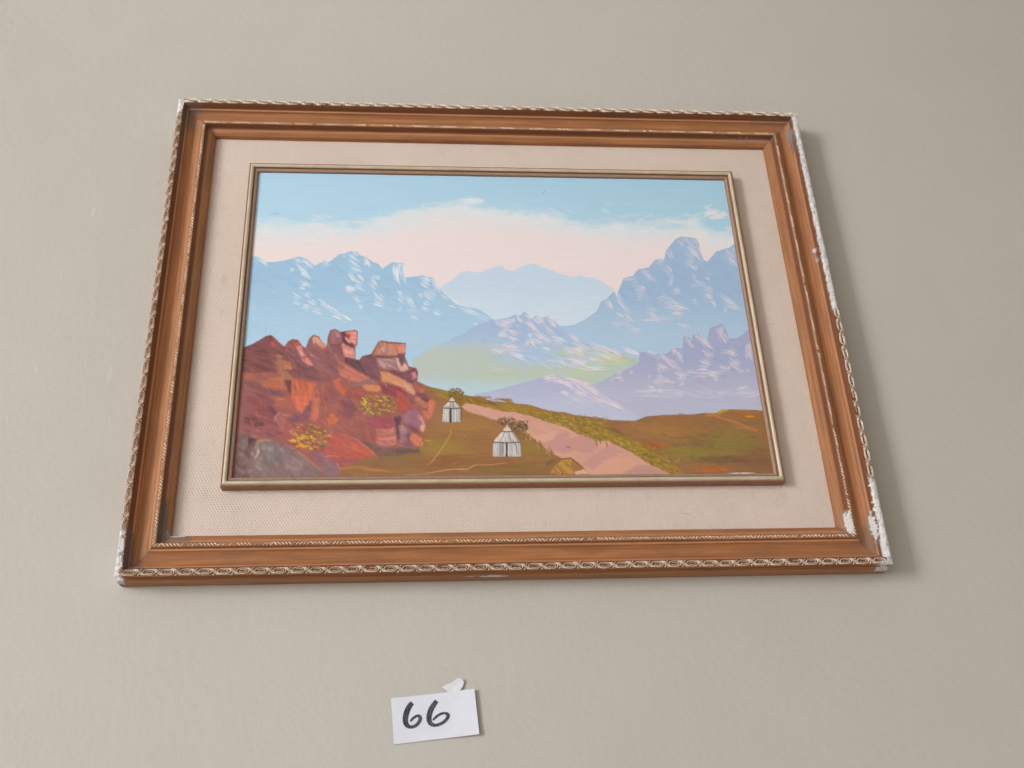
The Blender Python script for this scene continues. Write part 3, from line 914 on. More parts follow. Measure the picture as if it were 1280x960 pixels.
haze(lambda x, y: MMASK * np.exp(-((x - 768) / 30) ** 2 - ((y - 452) / 9) ** 2), (192, 196, 146), 0.85)
haze(lambda x, y: MMASK * np.exp(-((x - 745) / 34) ** 2 - ((y - 466) / 8) ** 2), (188, 198, 172), 0.75)
haze(lambda x, y: sstep(466, 488, y + 5 * cn) * sstep(500, 530, x) * sstep(700, 640, x), (180, 205, 212), 0.85)
masked(mm, lambda: (dabs(70, 655, 415, 55, 22, [(150, 168, 200), (158, 178, 206), (176, 192, 214)], 14, 4, 0.6, 0.3, 0.30), dabs(40, 700, 455, 90, 16, [(180, 194, 186), (194, 202, 190), (184, 198, 206)], 24, 5, 0.2, 0.2, 0.3)))
S6 = image_crop(580, 370, 6.4)
lines(S6, [(240, 195, 340, 240, 4.5), (280, 190, 390, 215, 4), (300, 210, 370, 250, 4), (300, 250, 360, 270), (340, 280, 440, 320), (260, 310, 320, 330), (280, 295, 350, 330), (350, 320, 440, 355), (370, 185, 400, 210),
           (415, 155, 470, 215), (490, 150, 540, 190, 4), (485, 195, 580, 280, 4), (500, 200, 600, 290), (510, 300, 540, 330), (500, 350, 585, 410), (520, 330, 600, 390), (480, 370, 510, 390),
           (560, 290, 640, 340), (580, 290, 710, 375), (560, 340, 640, 380), (560, 165, 620, 215, 4.5), (590, 170, 640, 215), (650, 165, 740, 230, 4.5), (670, 165, 720, 200), (690, 200, 745, 250),
           (640, 230, 730, 310), (690, 320, 830, 370), (710, 360, 780, 390, 4), (620, 420, 690, 445), (820, 310, 940, 380), (860, 360, 1010, 440), (780, 410, 900, 440), (870, 420, 960, 470),
           (890, 415, 950, 450), (1000, 390, 1180, 440), (1080, 400, 1280, 470), (1050, 440, 1200, 500), (1090, 470, 1180, 500), (1180, 460, 1280, 490), (190, 380, 500, 430), (300, 395, 450, 420),
           (220, 430, 350, 450), (350, 440, 480, 475), (390, 480, 500, 510), (800, 500, 1000, 545), (860, 520, 990, 550), (930, 570, 1170, 590), (1000, 500, 1060, 515), (740, 500, 820, 560),
           (1280, 440, 1400, 475), (1260, 420, 1390, 470)], 2.7, [(238, 216, 218), (232, 222, 228), (240, 210, 206), (222, 220, 232)], 0.86, 0.5, shade=(146, 164, 196))
dabs(30, 700, 448, 60, 10, [(206, 212, 226), (196, 206, 224), (214, 216, 220)], 22, 2.6, 0.3, 0.12, 0.45)
dabs(14, 765, 449, 24, 6, [(214, 208, 170), (180, 180, 110), (222, 212, 196)], 20, 1.8, 0.38, 0.1, 0.6)
dabs(10, 628, 467, 16, 1.5, [(165, 176, 158)], 12, 1.1, 0.0, 0.06, 0.4)

# ---- lavender hills
rl = [(728, 486), (756.6, 475), (770, 468), (779.4, 464), (790, 458.8), (799.7, 453), (799.7, 440.8), (806.7, 439.7), (817, 444), (824.7, 443), (834, 442.3), (842, 435.3), (849.7, 435.3),
      (853.6, 436.9), (855, 421), (862, 422), (864.5, 429), (867, 417.3), (871.6, 417.3), (879.4, 423.6), (884, 426), (888, 410.3), (902.8, 404.8), (907.5, 413.4), (911.4, 423.6),
      (920, 422.8), (927.8, 419.7), (934.8, 413.4), (990, 405), (1000, 560), (728, 560)]
poly(rl, (163, 168, 197), (182, 181, 201), ang=0.2, streak=4, wob=0.4, soft=1, grad=(440, 500))
for i in range(0, 26, 3):
    stroke(rl[1:29][i:i + 4], 1.1, (140, 142, 180), 0.5, 0.5)
masked(rl, lambda: (dabs(90, 870, 445, 80, 36, [(150, 154, 188), (158, 162, 193), (172, 176, 202)], 16, 4.5, 0.5, 0.35, 0.30), dabs(50, 860, 495, 90, 14, [(188, 186, 205), (178, 178, 200)], 28, 5, 0.05, 0.12, 0.3)))
S7 = image_crop(770, 390, 6.4)
rose = [(226, 207, 212), (230, 213, 212), (217, 204, 215), (206, 199, 215), (196, 193, 212)]
lines(S7, [(240, 335, 330, 345), (300, 350, 400, 370), (345, 345, 440, 430), (360, 345, 490, 430), (320, 400, 440, 460), (330, 430, 400, 450), (330, 465, 370, 470), (460, 300, 520, 370),
           (470, 290, 540, 380), (480, 330, 540, 400), (440, 300, 480, 330), (400, 410, 550, 470), (545, 205, 600, 260), (560, 230, 630, 290), (620, 175, 720, 260, 3.6), (650, 190, 780, 300),
           (680, 230, 760, 290), (700, 295, 780, 350, 4), (700, 340, 780, 365), (690, 375, 760, 410), (660, 400, 760, 430), (650, 430, 740, 445), (640, 460, 750, 460), (460, 480, 600, 500, 3.6),
           (470, 490, 560, 530), (480, 520, 550, 550), (500, 575, 550, 580), (560, 480, 640, 490), (640, 480, 900, 490), (720, 490, 830, 480), (640, 500, 740, 520), (720, 510, 830, 530),
           (780, 540, 820, 545), (830, 320, 940, 320), (900, 290, 980, 350, 4), (880, 310, 960, 350), (900, 370, 1010, 410), (910, 390, 1000, 440), (900, 400, 990, 465), (820, 435, 900, 470),
           (890, 430, 920, 450), (960, 450, 1030, 490), (1040, 460, 1080, 470), (810, 120, 850, 190, 4), (800, 140, 870, 240), (840, 110, 860, 160, 4), (860, 170, 900, 240), (300, 565, 420, 560),
           (320, 530, 400, 520, 4), (340, 540, 480, 555), (290, 560, 380, 545), (245, 600, 320, 615), (330, 610, 380, 640), (250, 525, 275, 528), (1050, 240, 1060, 380, 5), (1070, 280, 1090, 400, 5),
           (1050, 300, 1080, 250), (0, 500, 60, 480), (30, 545, 60, 550), (110, 490, 140, 482), (0, 540, 40, 520), (-60, 560, 10, 520), (0, 745, 190, 840)], 2.6, rose, 0.84, 0.5, shade=(148, 150, 184))
dabs(30, 830, 492, 38, 5, [(206, 202, 214), (214, 206, 212)], 20, 2.6, 0.02, 0.1, 0.38)
dabs(24, 885, 492, 26, 6, [(210, 206, 216), (200, 198, 214)], 12, 2.6, 0.1, 0.3, 0.38)
dabs(24, 930, 490, 18, 7, [(216, 208, 214), (204, 200, 214)], 14, 2.8, -0.3, 0.2, 0.42)
fl = [(580, 497), (595.6, 493), (627, 485.6), (655, 477.8), (680, 471.6), (695.6, 470), (714.4, 473), (736, 480), (752, 491), (767.5, 502.8), (780, 509.8), (810, 527), (790, 545), (580, 530)]
poly(fl, (174, 177, 203), (186, 188, 208), ang=-0.1, streak=3.5, wob=0.5, soft=1, grad=(476, 512))
lines(S6, [(640, 665, 740, 650), (650, 685, 700, 660), (740, 650, 840, 720), (700, 660, 800, 700), (780, 660, 1000, 720), (800, 690, 900, 760), (870, 700, 1000, 790), (920, 690, 1090, 790),
           (940, 700, 1000, 690), (880, 770, 1000, 810), (1000, 730, 1100, 790), (1080, 790, 1270, 900), (1010, 800, 1150, 860), (770, 770, 830, 800), (1180, 860, 1280, 910)], 2.8,
      [(238, 218, 218), (230, 216, 222), (240, 212, 208)], 0.86, 0.45, shade=(158, 160, 190))
dabs(22, 730, 500, 34, 8, [(206, 204, 218), (212, 206, 214)], 20, 2.6, 0.5, 0.1, 0.35)

# ---- brown hills
bh = [(280, 470), (530, 481), (538, 484), (557, 488.3), (584, 494.4), (600, 497.8), (616.7, 502), (638, 503.8), (662.7, 506.6), (679, 512), (693, 515), (705.6, 515.6), (721, 519.8), (736.9, 521),
      (749.4, 522.5), (765, 525.6), (794.7, 526), (807, 521), (831.6, 519), (864, 518.2), (880.5, 516.7), (895.4, 516.7), (902.8, 512), (923.6, 512.3), (950, 513), (1000, 512), (1010, 640), (270, 640)]
poly(bh, (154, 109, 69), (142, 100, 64), ang=0.12, streak=5, wob=0.7, soft=1)
for i in range(0, 22, 3):
    stroke(bh[1:25][i:i + 4], 1.3, (112, 78, 52), 0.6, 0.5)
S7b = image_crop(790, 490, 6.737); S6b = image_crop(640, 480, 6.4); S5b = image_crop(530, 470, 7.386)
# right hill: blotches of olive, russet and ochre
HB = np.zeros((CH, CW)); _b = box(tc(bh), 4); HB[_b] = soften(inside(tc(bh), II[_b], JJ[_b]).astype(float), 2)
dabs(150, 870, 550, 84, 30, [(150, 108, 68), (138, 98, 66), (128, 92, 62), (158, 116, 70), (146, 100, 60), (136, 104, 62)], 18, 6, 0.25, 0.5, 0.42)
dabs(46, 912, 552, 34, 12, [(132, 112, 58), (142, 118, 62), (124, 102, 58)], 18, 5, 0.0, 0.25, 0.5)
dabs(26, 858, 566, 24, 7, [(138, 120, 62), (128, 110, 58), (148, 124, 66)], 16, 4, 0.1, 0.25, 0.55)
dabs(26, 878, 552, 40, 10, [(120, 84, 66), (112, 78, 62)], 18, 3, 0.15, 0.3, 0.5)
dabs(26, 890, 531, 26, 7, [(140, 92, 76), (124, 82, 70), (164, 112, 82)], 12, 2.2, 0.25, 0.3, 0.55)
dabs(18, 905, 574, 34, 5, [(112, 86, 62), (104, 78, 60)], 20, 4, 0.0, 0.15, 0.5)
dabs(26, 945, 570, 18, 16, [(128, 88, 68), (138, 92, 66)], 16, 4, 0.3, 0.4, 0.5)
dabs(22, 890, 586, 20, 4.5, [(184, 98, 46), (190, 110, 52), (170, 92, 52)], 12, 4, 0.1, 0.2, 0.7)
dabs(12, 925, 590, 14, 3, [(164, 112, 46), (150, 98, 56)], 12, 3, 0.1, 0.2, 0.6)
dabs(20, 816, 536, 16, 6, [(172, 124, 70), (164, 116, 64), (150, 106, 62)], 13, 2.2, 0.35, 0.3, 0.6)
dabs(18, 850, 522, 30, 3, [(156, 108, 66), (144, 100, 62)], 18, 3, 0.03, 0.1, 0.6)
stroke(S7b([(610, 195), (690, 195), (740, 215)]), 4.6, (206, 126, 58), 0.9, 0.3)
stroke(S7b([(720, 210), (860, 250), (960, 290), (1060, 320)]), 4.2, (204, 128, 66), 0.85, 0.4)
stroke(S7b([(860, 290), (980, 305), (1060, 340)]), 4.0, (190, 124, 74), 0.7, 0.4)
stroke(S7b([(720, 185), (760, 158), (810, 155)]), 4.4, (208, 156, 44), 0.9, 0.3)
stroke(S7b([(810, 165), (950, 160), (1080, 172)]), 3.4, (178, 116, 44), 0.8, 0.4)
stroke(S7b([(840, 190), (1000, 200), (1100, 215)]), 5.5, (166, 100, 44), 0.75, 0.3)
stroke(S7b([(950, 205), (1030, 206)]), 3.0, (216, 156, 36), 0.9, 0.3)
stroke(S7b([(930, 365), (970, 362)]), 2.0, (182, 136, 90), 0.7, 0.3)
stroke(S7b([(960, 375), (1060, 375)]), 2.8, (112, 76, 70), 0.6, 0.3)
stroke(S7b([(490, 420), (580, 440)]), 4.0, (112, 78, 72), 0.6, 0.3)
dabs(24, 818, 557, 14, 6, [(180, 106, 46), (168, 98, 50), (150, 92, 54)], 14, 3, 0.45, 0.2, 0.6)

for hx, hy, rx, ry, hc, ha in ((912, 553, 42, 14, (136, 120, 58), 0.85), (862, 566, 34, 10, (142, 124, 58), 0.8), (832, 538, 36, 9, (168, 122, 66), 0.65), (948, 578, 26, 18, (124, 86, 64), 0.55), (880, 530, 50, 8, (150, 104, 64), 0.45), (880, 556, 16, 5, (114, 80, 68), 0.5), (900, 575, 36, 5, (108, 84, 62), 0.5)):
    haze(lambda x, y: HB * np.exp(-((x - hx + 14 * cf) / rx) ** 2 - ((y - hy + 7 * cf) / ry) ** 2), hc, ha)
dabs(60, 885, 556, 70, 24, [(158, 112, 62), (120, 96, 54), (140, 112, 58), (116, 80, 60), (168, 116, 64)], 9, 1.8, 0.2, 0.4, 0.42)
# hillside in the middle, left of the sand
dabs(160, 600, 548, 74, 38, [(158, 114, 70), (150, 106, 66), (154, 110, 62), (144, 100, 62)], 20, 6, 0.05, 0.35, 0.4)
dabs(34, 585, 528, 30, 10, [(160, 114, 62), (166, 118, 58), (152, 108, 60)], 22, 4, 0.2, 0.15, 0.5)
dabs(30, 570, 577, 50, 9, [(132, 92, 54), (140, 84, 54), (124, 88, 54)], 26, 4, 0.0, 0.1, 0.5)
dabs(30, 640, 585, 44, 8, [(132, 98, 56), (138, 92, 56), (120, 94, 54)], 26, 4, 0.0, 0.1, 0.5)
dabs(16, 632, 578, 24, 3, [(158, 96, 62), (150, 92, 58)], 18, 3, 0.0, 0.1, 0.6)
dabs(22, 550, 556, 18, 6, [(148, 122, 50), (140, 112, 52), (156, 130, 48)], 14, 3, 0.0, 0.2, 0.5)
stroke(S5b([(5, 595), (70, 597)]), 2.4, (196, 168, 42), 0.9, 0.3)
dabs(18, 545, 520, 8, 14, [(146, 108, 92), (150, 108, 84)], 12, 4, 0.5, 0.5, 0.4)
dabs(30, 480, 585, 50, 8, [(140, 104, 74), (130, 98, 66), (146, 104, 66)], 26, 4, 0.0, 0.08, 0.55)
dabs(22, 510, 574, 26, 6, [(132, 104, 62), (142, 106, 72)], 22, 4, 0.0, 0.1, 0.5)

# ridge band of scrub above the sand
poly([(536, 484), (584, 495), (616, 502.5), (662, 507), (693, 515), (721, 521), (752, 528), (785, 545), (815, 562), (845, 582), (862, 598), (842, 597), (808, 581), (780, 564), (746, 553), (724, 545), (707, 536), (687, 530), (649, 519), (614, 513), (584, 506), (556, 500)],
     (142, 112, 54), (166, 130, 56), 0.4, 12, 1.6, 3, 0.9)
dabs(60, 600, 501, 40, 5, [(140, 108, 46), (124, 92, 42), (158, 116, 48), (112, 88, 44)], 9, 3, 0.25, 0.3, 0.7)
scrub = [(176, 146, 54), (188, 156, 56), (150, 126, 50), (122, 104, 48), (168, 124, 54), (198, 168, 78), (112, 94, 48), (140, 116, 50), (130, 108, 46)]
for x0, y0, x1, y1, h, n in ((640, 509, 680, 518, 6, 46), (680, 519, 720, 530, 8, 80), (715, 530, 755, 545, 9, 90), (750, 540, 790, 562, 7, 70), (786, 560, 838, 590, 6, 90), (690, 520, 760, 528, 6, 60), (800, 560, 850, 582, 8, 40)):
    for _ in range(n):
        t = pr.random(); x = x0 + (x1 - x0) * t; y = y0 + (y1 - y0) * t + pr.uniform(-h, h)
        l = pr.uniform(2, 6.5); a = 0.5 + pr.uniform(-0.5, 0.4)
        stroke([(x, y), (x + l * math.cos(a), y + l * math.sin(a))], pr.uniform(1.2, 2.6), pr.choice(scrub), 0.72, 0.3)
stroke(S6b([(130, 190), (210, 215), (260, 235)]), 4, (176, 120, 44), 0.7, 0.4)
stroke(S6b([(750, 350), (830, 370), (900, 410)]), 6, (112, 80, 58), 0.55, 0.3)

# ---- sand road
sand = [(576, 508), (584, 503.8), (595, 505.9), (614, 510.6), (633, 514.7), (649, 516), (669.7, 522.2), (687, 528.4), (707, 534), (724.4, 543.3), (746, 551), (758.8, 551), (780.6, 561), (797.8, 570.6),
        (808.8, 579), (824.4, 585.5), (842, 595), (850, 604), (715, 604), (737, 592.5), (727.5, 583), (715, 573), (700, 572), (686.9, 565), (676, 555), (668, 548.8), (660, 542.5), (640, 533), (622, 525.5), (611, 522.8), (595, 517.4), (581.5, 513.3)]
poly(sand, (209, 156, 134), (202, 150, 134), ang=0.45, streak=5, wob=1.2, soft=1)
_b = box(tc(sand), 6); SANDM = np.zeros((CH, CW)); SANDM[_b] = soften(inside(tc(sand), II[_b], JJ[_b]).astype(float), 3)
poly(S6b([(235, 470), (330, 440), (420, 370), (470, 390), (440, 440), (560, 400), (700, 470), (640, 560), (500, 530), (400, 560), (330, 540)]), (190, 139, 132), None, 0.5, 4, 2.0, 6, 0.7)
poly(S6b([(560, 640), (680, 540), (800, 480), (900, 540), (720, 620), (640, 690)]), (188, 138, 132), None, 0.5, 4, 2.0, 6, 0.55)
poly(S6b([(880, 720), (990, 650), (1100, 650), (1250, 720)]), (184, 136, 128), None, 0.2, 4, 1.5, 5, 0.7)
poly(S6b([(640, 690), (800, 600), (960, 590), (1010, 640), (880, 715), (640, 720)]), (214, 157, 129), None, 0.3, 4, 2.0, 6, 0.6)
poly(S6b([(150, 420), (260, 400), (380, 350), (330, 440), (230, 470)]), (214, 164, 146), None, 0.3, 4, 1.5, 4, 0.6)
dabs(6, 710, 559, 2.5, 1, [(120, 70, 60)], 3, 0.9, 0.3, 0.4, 0.8)
# ragged lower edge of the sand, grass tufts
for _ in range(46):
    t = pr.random(); x = 656 + 36 * t; y = 545 + 23 * t + pr.uniform(-3, 3)
    stroke([(x, y - pr.uniform(2, 6)), (x + pr.uniform(-1, 1), y + pr.uniform(2, 5))], 1.3, pr.choice([(176, 130, 84), (146, 104, 66), (196, 146, 110), (132, 98, 60)]), 0.75, 0.3)
for x, y in ((750, 552), (745, 555), (758, 556), (748, 549)):
    stroke([(x, y - 4), (x + 1, y + 3)], 2, (130, 112, 50), 0.8, 0.3)
# ochre mound
poly(S6b([(310, 690), (400, 605), (470, 592), (560, 660), (610, 715), (320, 722)]), (198, 148, 74), (172, 120, 60), 0.9, 12, 0.8, 1)
poly(S6b([(480, 600), (560, 660), (600, 700), (500, 700), (470, 660)]), (150, 106, 62), None, 0.8, 8, 0.8, 2, 0.8)
poly(S6b([(500, 700), (580, 680), (620, 720), (510, 722)]), (216, 170, 150), None, 0.2, 5, 0.6, 1)
stroke(S6b([(380, 605), (470, 592), (560, 662)]), 1.6, (104, 72, 54), 0.8, 0.3)
dabs(10, 695, 592, 8, 1.4, [(176, 92, 84), (196, 130, 120), (130, 70, 62)], 5, 2, 0.2, 0.3, 0.8)
dabs(12, 690, 578, 10, 4, [(126, 92, 56), (112, 84, 52)], 8, 2.4, -0.5, 0.3, 0.6)
for hx, hy, rx, ry, hc, ha in ((600, 530, 50, 14, (166, 122, 72), 0.5), (556, 560, 30, 10, (154, 128, 58), 0.75), (640, 588, 54, 8, (132, 108, 60), 0.7), (660, 562, 22, 11, (146, 120, 60), 0.7), (585, 577, 50, 6, (144, 92, 62), 0.4)):
    haze(lambda x, y: HB * np.exp(-((x - hx + 14 * cf) / rx) ** 2 - ((y - hy + 7 * cf) / ry) ** 2) * (1 - sstep(0.3, 0.7, SANDM)), hc, ha)
# tracks
stroke(S5b([(248, 485), (250, 530), (200, 620), (150, 690), (60, 805), (10, 835)]), 1.7, (196, 146, 104), 0.85, 0.35)
stroke(S5b([(0, 905), (120, 880), (270, 858), (390, 862), (430, 845), (470, 822), (600, 820), (770, 800)]), 1.7, (206, 164, 112), 0.85, 0.35)
stroke(S5b([(-190, 918), (-90, 912), (0, 905)]), 1.6, (186, 150, 104), 0.7, 0.4)

# ---- huts
def tree(cx, cy, rx, ry, n, cols):
    for _ in range(n):
        a = pr.uniform(0, 6.28); r = pr.random() ** 0.6
        x, y = cx + rx * r * math.cos(a), cy + ry * r * math.sin(a)
        t = pr.uniform(-0.6, 0.6) + (0 if pr.random() < 0.6 else 1.4)
        stroke([(x - 1.4 * math.cos(t), y - 1.4 * math.sin(t)), (x + 1.4 * math.cos(t), y + 1.4 * math.sin(t))], pr.uniform(0.9, 1.7), pr.choice(cols), 0.85, 0.2)


tree(570, 493, 10, 8, 190, [(112, 92, 48), (132, 106, 50), (96, 80, 46), (146, 114, 58)])
tree(577, 500, 6, 6, 30, [(126, 94, 50), (150, 112, 60)])
tree(634, 527, 12, 6, 130, [(112, 82, 60), (132, 98, 70), (94, 70, 54), (150, 112, 86)])
tree(648, 534, 11, 8, 200, [(112, 86, 56), (128, 98, 62), (92, 72, 50), (140, 108, 70)])
tree(655, 532, 8, 7, 26, [(84, 62, 50), (100, 76, 58)])
tree(654, 545, 7, 5, 30, [(138, 104, 58), (120, 92, 50)])


def hut(crop, k, apex, cap, eave, wall, door, slats):
    """apex, cap line, eave line, wall foot in image crop coordinates"""
    (ax, ay), (cl, cr, cy), (el, er, ey), (wl, wr, wy) = apex, cap, eave, wall
    poly(crop([(el + 4, ey), (er - 4, ey), (wr, wy), (wl, wy)]), (192, 184, 178), (158, 152, 152), 1.57, 12, 0.25, 1)
    poly(crop([(cl, cy), (cr, cy), (er, ey), (el, ey)]), (206, 194, 182), (166, 158, 156), 1.2, 10, 0.25, 1)
    poly(crop([(ax, ay), (cr, cy), (cl, cy)]), (226, 206, 184), None, 1.2, 8, 0.2, 1)
    for i in range(slats):
        t = (i + 0.5) / slats
        c = pr.choice([(238, 226, 214), (226, 216, 210), (204, 200, 206), (96, 92, 104), (122, 116, 124), (240, 216, 198)])
        stroke(crop([(cl + (cr - cl) * t, cy + 2 * k), (el + (er - el) * t, ey - 2 * k)]), 1.0 + 0.5 * (c[0] > 180), c, 0.68, 0.35)
        c = pr.choice([(234, 226, 220), (222, 216, 214), (212, 210, 216), (150, 150, 160), (120, 118, 128), (236, 218, 206)])
        stroke(crop([(el + 4 + (er - el - 8) * t, ey + 2 * k), (wl + (wr - wl) * t, wy - k)]), 1.0 + 0.5 * (c[0] > 180), c, 0.68, 0.35)
    poly(crop([(door - 2.6 * k, ey), (door + 2.6 * k, ey), (door + 2.4 * k, wy), (door - 2.4 * k, wy)]), (76, 54, 52), None, 1.57, 5, 0.1, 0)
    dk = (66, 54, 58)
    stroke(crop([(el, ey), ((el + er) / 2, ey + 2.0 * k), (er, ey)]), 1.6, dk, 0.82, 0.3, (0.05, 0.05))
    stroke(crop([(cl, cy - k * .5), ((cl + cr) / 2, cy + 1.2 * k), (cr, cy - k * .5)]), 1.6, dk, 0.82, 0.3, (0.05, 0.05))
    stroke(crop([(wl, wy + k), (wr, wy + k)]), 1.0, (108, 84, 60), 0.7, 0.2)
    for i in range(3):
        u = ax + (i - 1) * (cr - cl) * 0.18
        stroke(crop([(ax, ay + 3 * k), (u, cy - 2 * k)]), 0.7, (126, 104, 92) if i != 1 else (242, 228, 210), 0.8, 0.1)


hut(S5b, 4.0, (257, 194), (224, 290, 234), (172, 340, 294), (168, 342, 426), 246, 9)
S8b = image_crop(600, 510, 13.714)
hut(S8b, 6.0, (465, 290), (375, 555, 400), (220, 690, 585), (215, 705, 832), 460, 13)
stroke(S8b([(560, 540), (590, 590), (620, 650), (640, 800)]), 1.2, (84, 74, 84), 0.8, 0.2)
stroke(S5b([(338, 300), (347, 360), (342, 420)]), 1.3, (70, 58, 62), 0.8, 0.2)

# ---- red rocks
rock = [(280, 440), (305, 434), (313.4, 431.7), (323.3, 426), (332, 420.8), (338.6, 418.8), (343, 421.9), (348.4, 427.9), (355, 433.4), (360.5, 426.8), (366, 423.8), (372.5, 425), (378, 432.8), (382.3, 435),
        (386.7, 423.5), (391.6, 418.6), (397.7, 420), (401, 425), (408.6, 432.8), (409.7, 421.9), (413, 412.6), (419.2, 411.5), (424.7, 414.8), (431, 414), (443.3, 412.6), (447, 414), (446.6, 430.6),
        (443.8, 432.8), (444.4, 449), (448.7, 450.3), (454, 444.3), (457.5, 446.5), (464, 442.7), (472.8, 427.3), (477, 425.7), (486, 427.3), (497, 428), (507, 429), (506, 446), (511, 458), (520, 460),
        (522, 464.5), (521.5, 476.6), (530.8, 481), (530.8, 490.8), (542.8, 501.7), (544, 503.8), (540.6, 516.9), (536, 527.8), (530.8, 535.5), (528.6, 544), (529, 553), (524, 560.6), (495.8, 559),
        (476, 569), (448.7, 576), (422.5, 584.7), (422.5, 604), (270, 604)]
poly(rock, (144, 88, 84), (156, 92, 80), ang=0.6, streak=13, wob=0.4, soft=1, lift=0.06)
Z1 = image_crop(285, 400, 9.143); Z2 = image_crop(285, 495, 9.143); Z3 = image_crop(405, 400, 9.143); Z4 = image_crop(405, 495, 9.143)


def facets(crop, L):
    for q in L:
        pts, col = q[0], q[1]
        ang = q[2] if len(q) > 2 else pr.uniform(0.2, 1.2)
        col2 = q[3] if len(q) > 3 else tuple(c * pr.uniform(0.84, 0.97) for c in col)
        poly(crop(pts), col, col2, ang, 19, 0.9, 2, 0.92, lift=0.09)


facets(Z1, [
    ([(170, 330), (260, 285), (430, 190), (490, 175), (580, 255), (650, 320), (760, 560), (560, 520), (300, 420), (160, 480)], (124, 76, 78), 0.3, (106, 64, 68)),
    ([(470, 260), (500, 190), (560, 230), (640, 310), (600, 340), (500, 300)], (152, 86, 82), 0.8),
    ([(480, 250), (520, 240), (550, 290), (500, 310)], (176, 92, 88), 0.8),
    ([(180, 420), (400, 400), (540, 470), (560, 600), (330, 600), (160, 590)], (126, 74, 70), 0.2, (104, 62, 64)),
    ([(555, 400), (600, 395), (625, 440), (640, 540), (740, 620), (740, 680), (640, 690), (560, 520)], (168, 114, 90), 1.2),
    ([(620, 445), (715, 480), (735, 560), (660, 590), (640, 540)], (202, 132, 88), 1.0),
    ([(160, 690), (320, 680), (400, 780), (700, 820), (720, 960), (150, 960)], (140, 86, 82), 0.5, (120, 72, 78)),
    ([(380, 690), (520, 650), (620, 640), (690, 800), (560, 800), (400, 770)], (190, 108, 72), 0.0, (166, 92, 70)),
    ([(160, 610), (310, 610), (320, 680), (170, 690)], (172, 96, 76), 0.1),
    ([(620, 560), (760, 560), (1040, 600), (1100, 700), (760, 660), (740, 640)], (130, 80, 84), 0.4),
    ([(650, 315), (780, 310), (860, 480), (1040, 560), (1000, 620), (800, 560), (700, 420)], (126, 82, 88), 0.8, (112, 70, 76)),
    ([(690, 255), (740, 222), (800, 235), (820, 280), (790, 300), (720, 280)], (152, 84, 80), 0.4),
    ([(755, 268), (815, 250), (812, 292), (770, 300)], (220, 92, 76), 0.2),
    ([(775, 305), (835, 290), (860, 380), (985, 515), (920, 515), (860, 470)], (228, 158, 148), 0.9, (218, 136, 124)),
    ([(850, 395), (895, 425), (885, 465), (855, 450)], (204, 96, 82), 0.8),
    ([(890, 320), (930, 215), (990, 175), (1030, 330), (1240, 520), (1230, 650), (1000, 560), (900, 400)], (150, 100, 104), 0.7, (134, 86, 90)),
    ([(975, 190), (1020, 190), (1130, 300), (1070, 325), (1010, 260)], (216, 154, 126), 0.9, (200, 120, 100)),
    ([(960, 200), (990, 185), (1005, 260), (975, 280)], (222, 168, 150), 1.2),
    ([(720, 690), (760, 670), (1000, 720), (960, 900), (940, 960), (740, 960), (715, 800)], (206, 108, 72), 1.4, (184, 92, 68)),
    ([(635, 685), (725, 685), (715, 860), (660, 760)], (98, 60, 66), 1.2),
    ([(1000, 720), (1160, 700), (1280, 760), (1280, 960), (970, 960)], (142, 84, 78), 1.2, (170, 96, 76)),
    ([(1200, 680), (1280, 650), (1280, 780), (1220, 760)], (204, 104, 72), 0.8),
])
lines(Z1, [(660, 330, 720, 380), (790, 460, 800, 480), (895, 525, 915, 530), (1140, 320, 1190, 380), (1230, 420, 1270, 450)], 1.3, [(214, 160, 150), (190, 136, 130)], 0.75, 0.5)
lines(Z1, [(740, 760, 760, 940), (830, 720, 820, 900), (900, 760, 890, 920), (780, 700, 930, 730), (980, 760, 970, 930)], 3, [(222, 126, 84), (186, 88, 62), (170, 84, 66)], 0.7, 0.5)
lines(Z1, [(430, 160, 440, 10), (488, 130, 486, 140)], 0.8, [(120, 150, 172)], 0.5, 0.4)
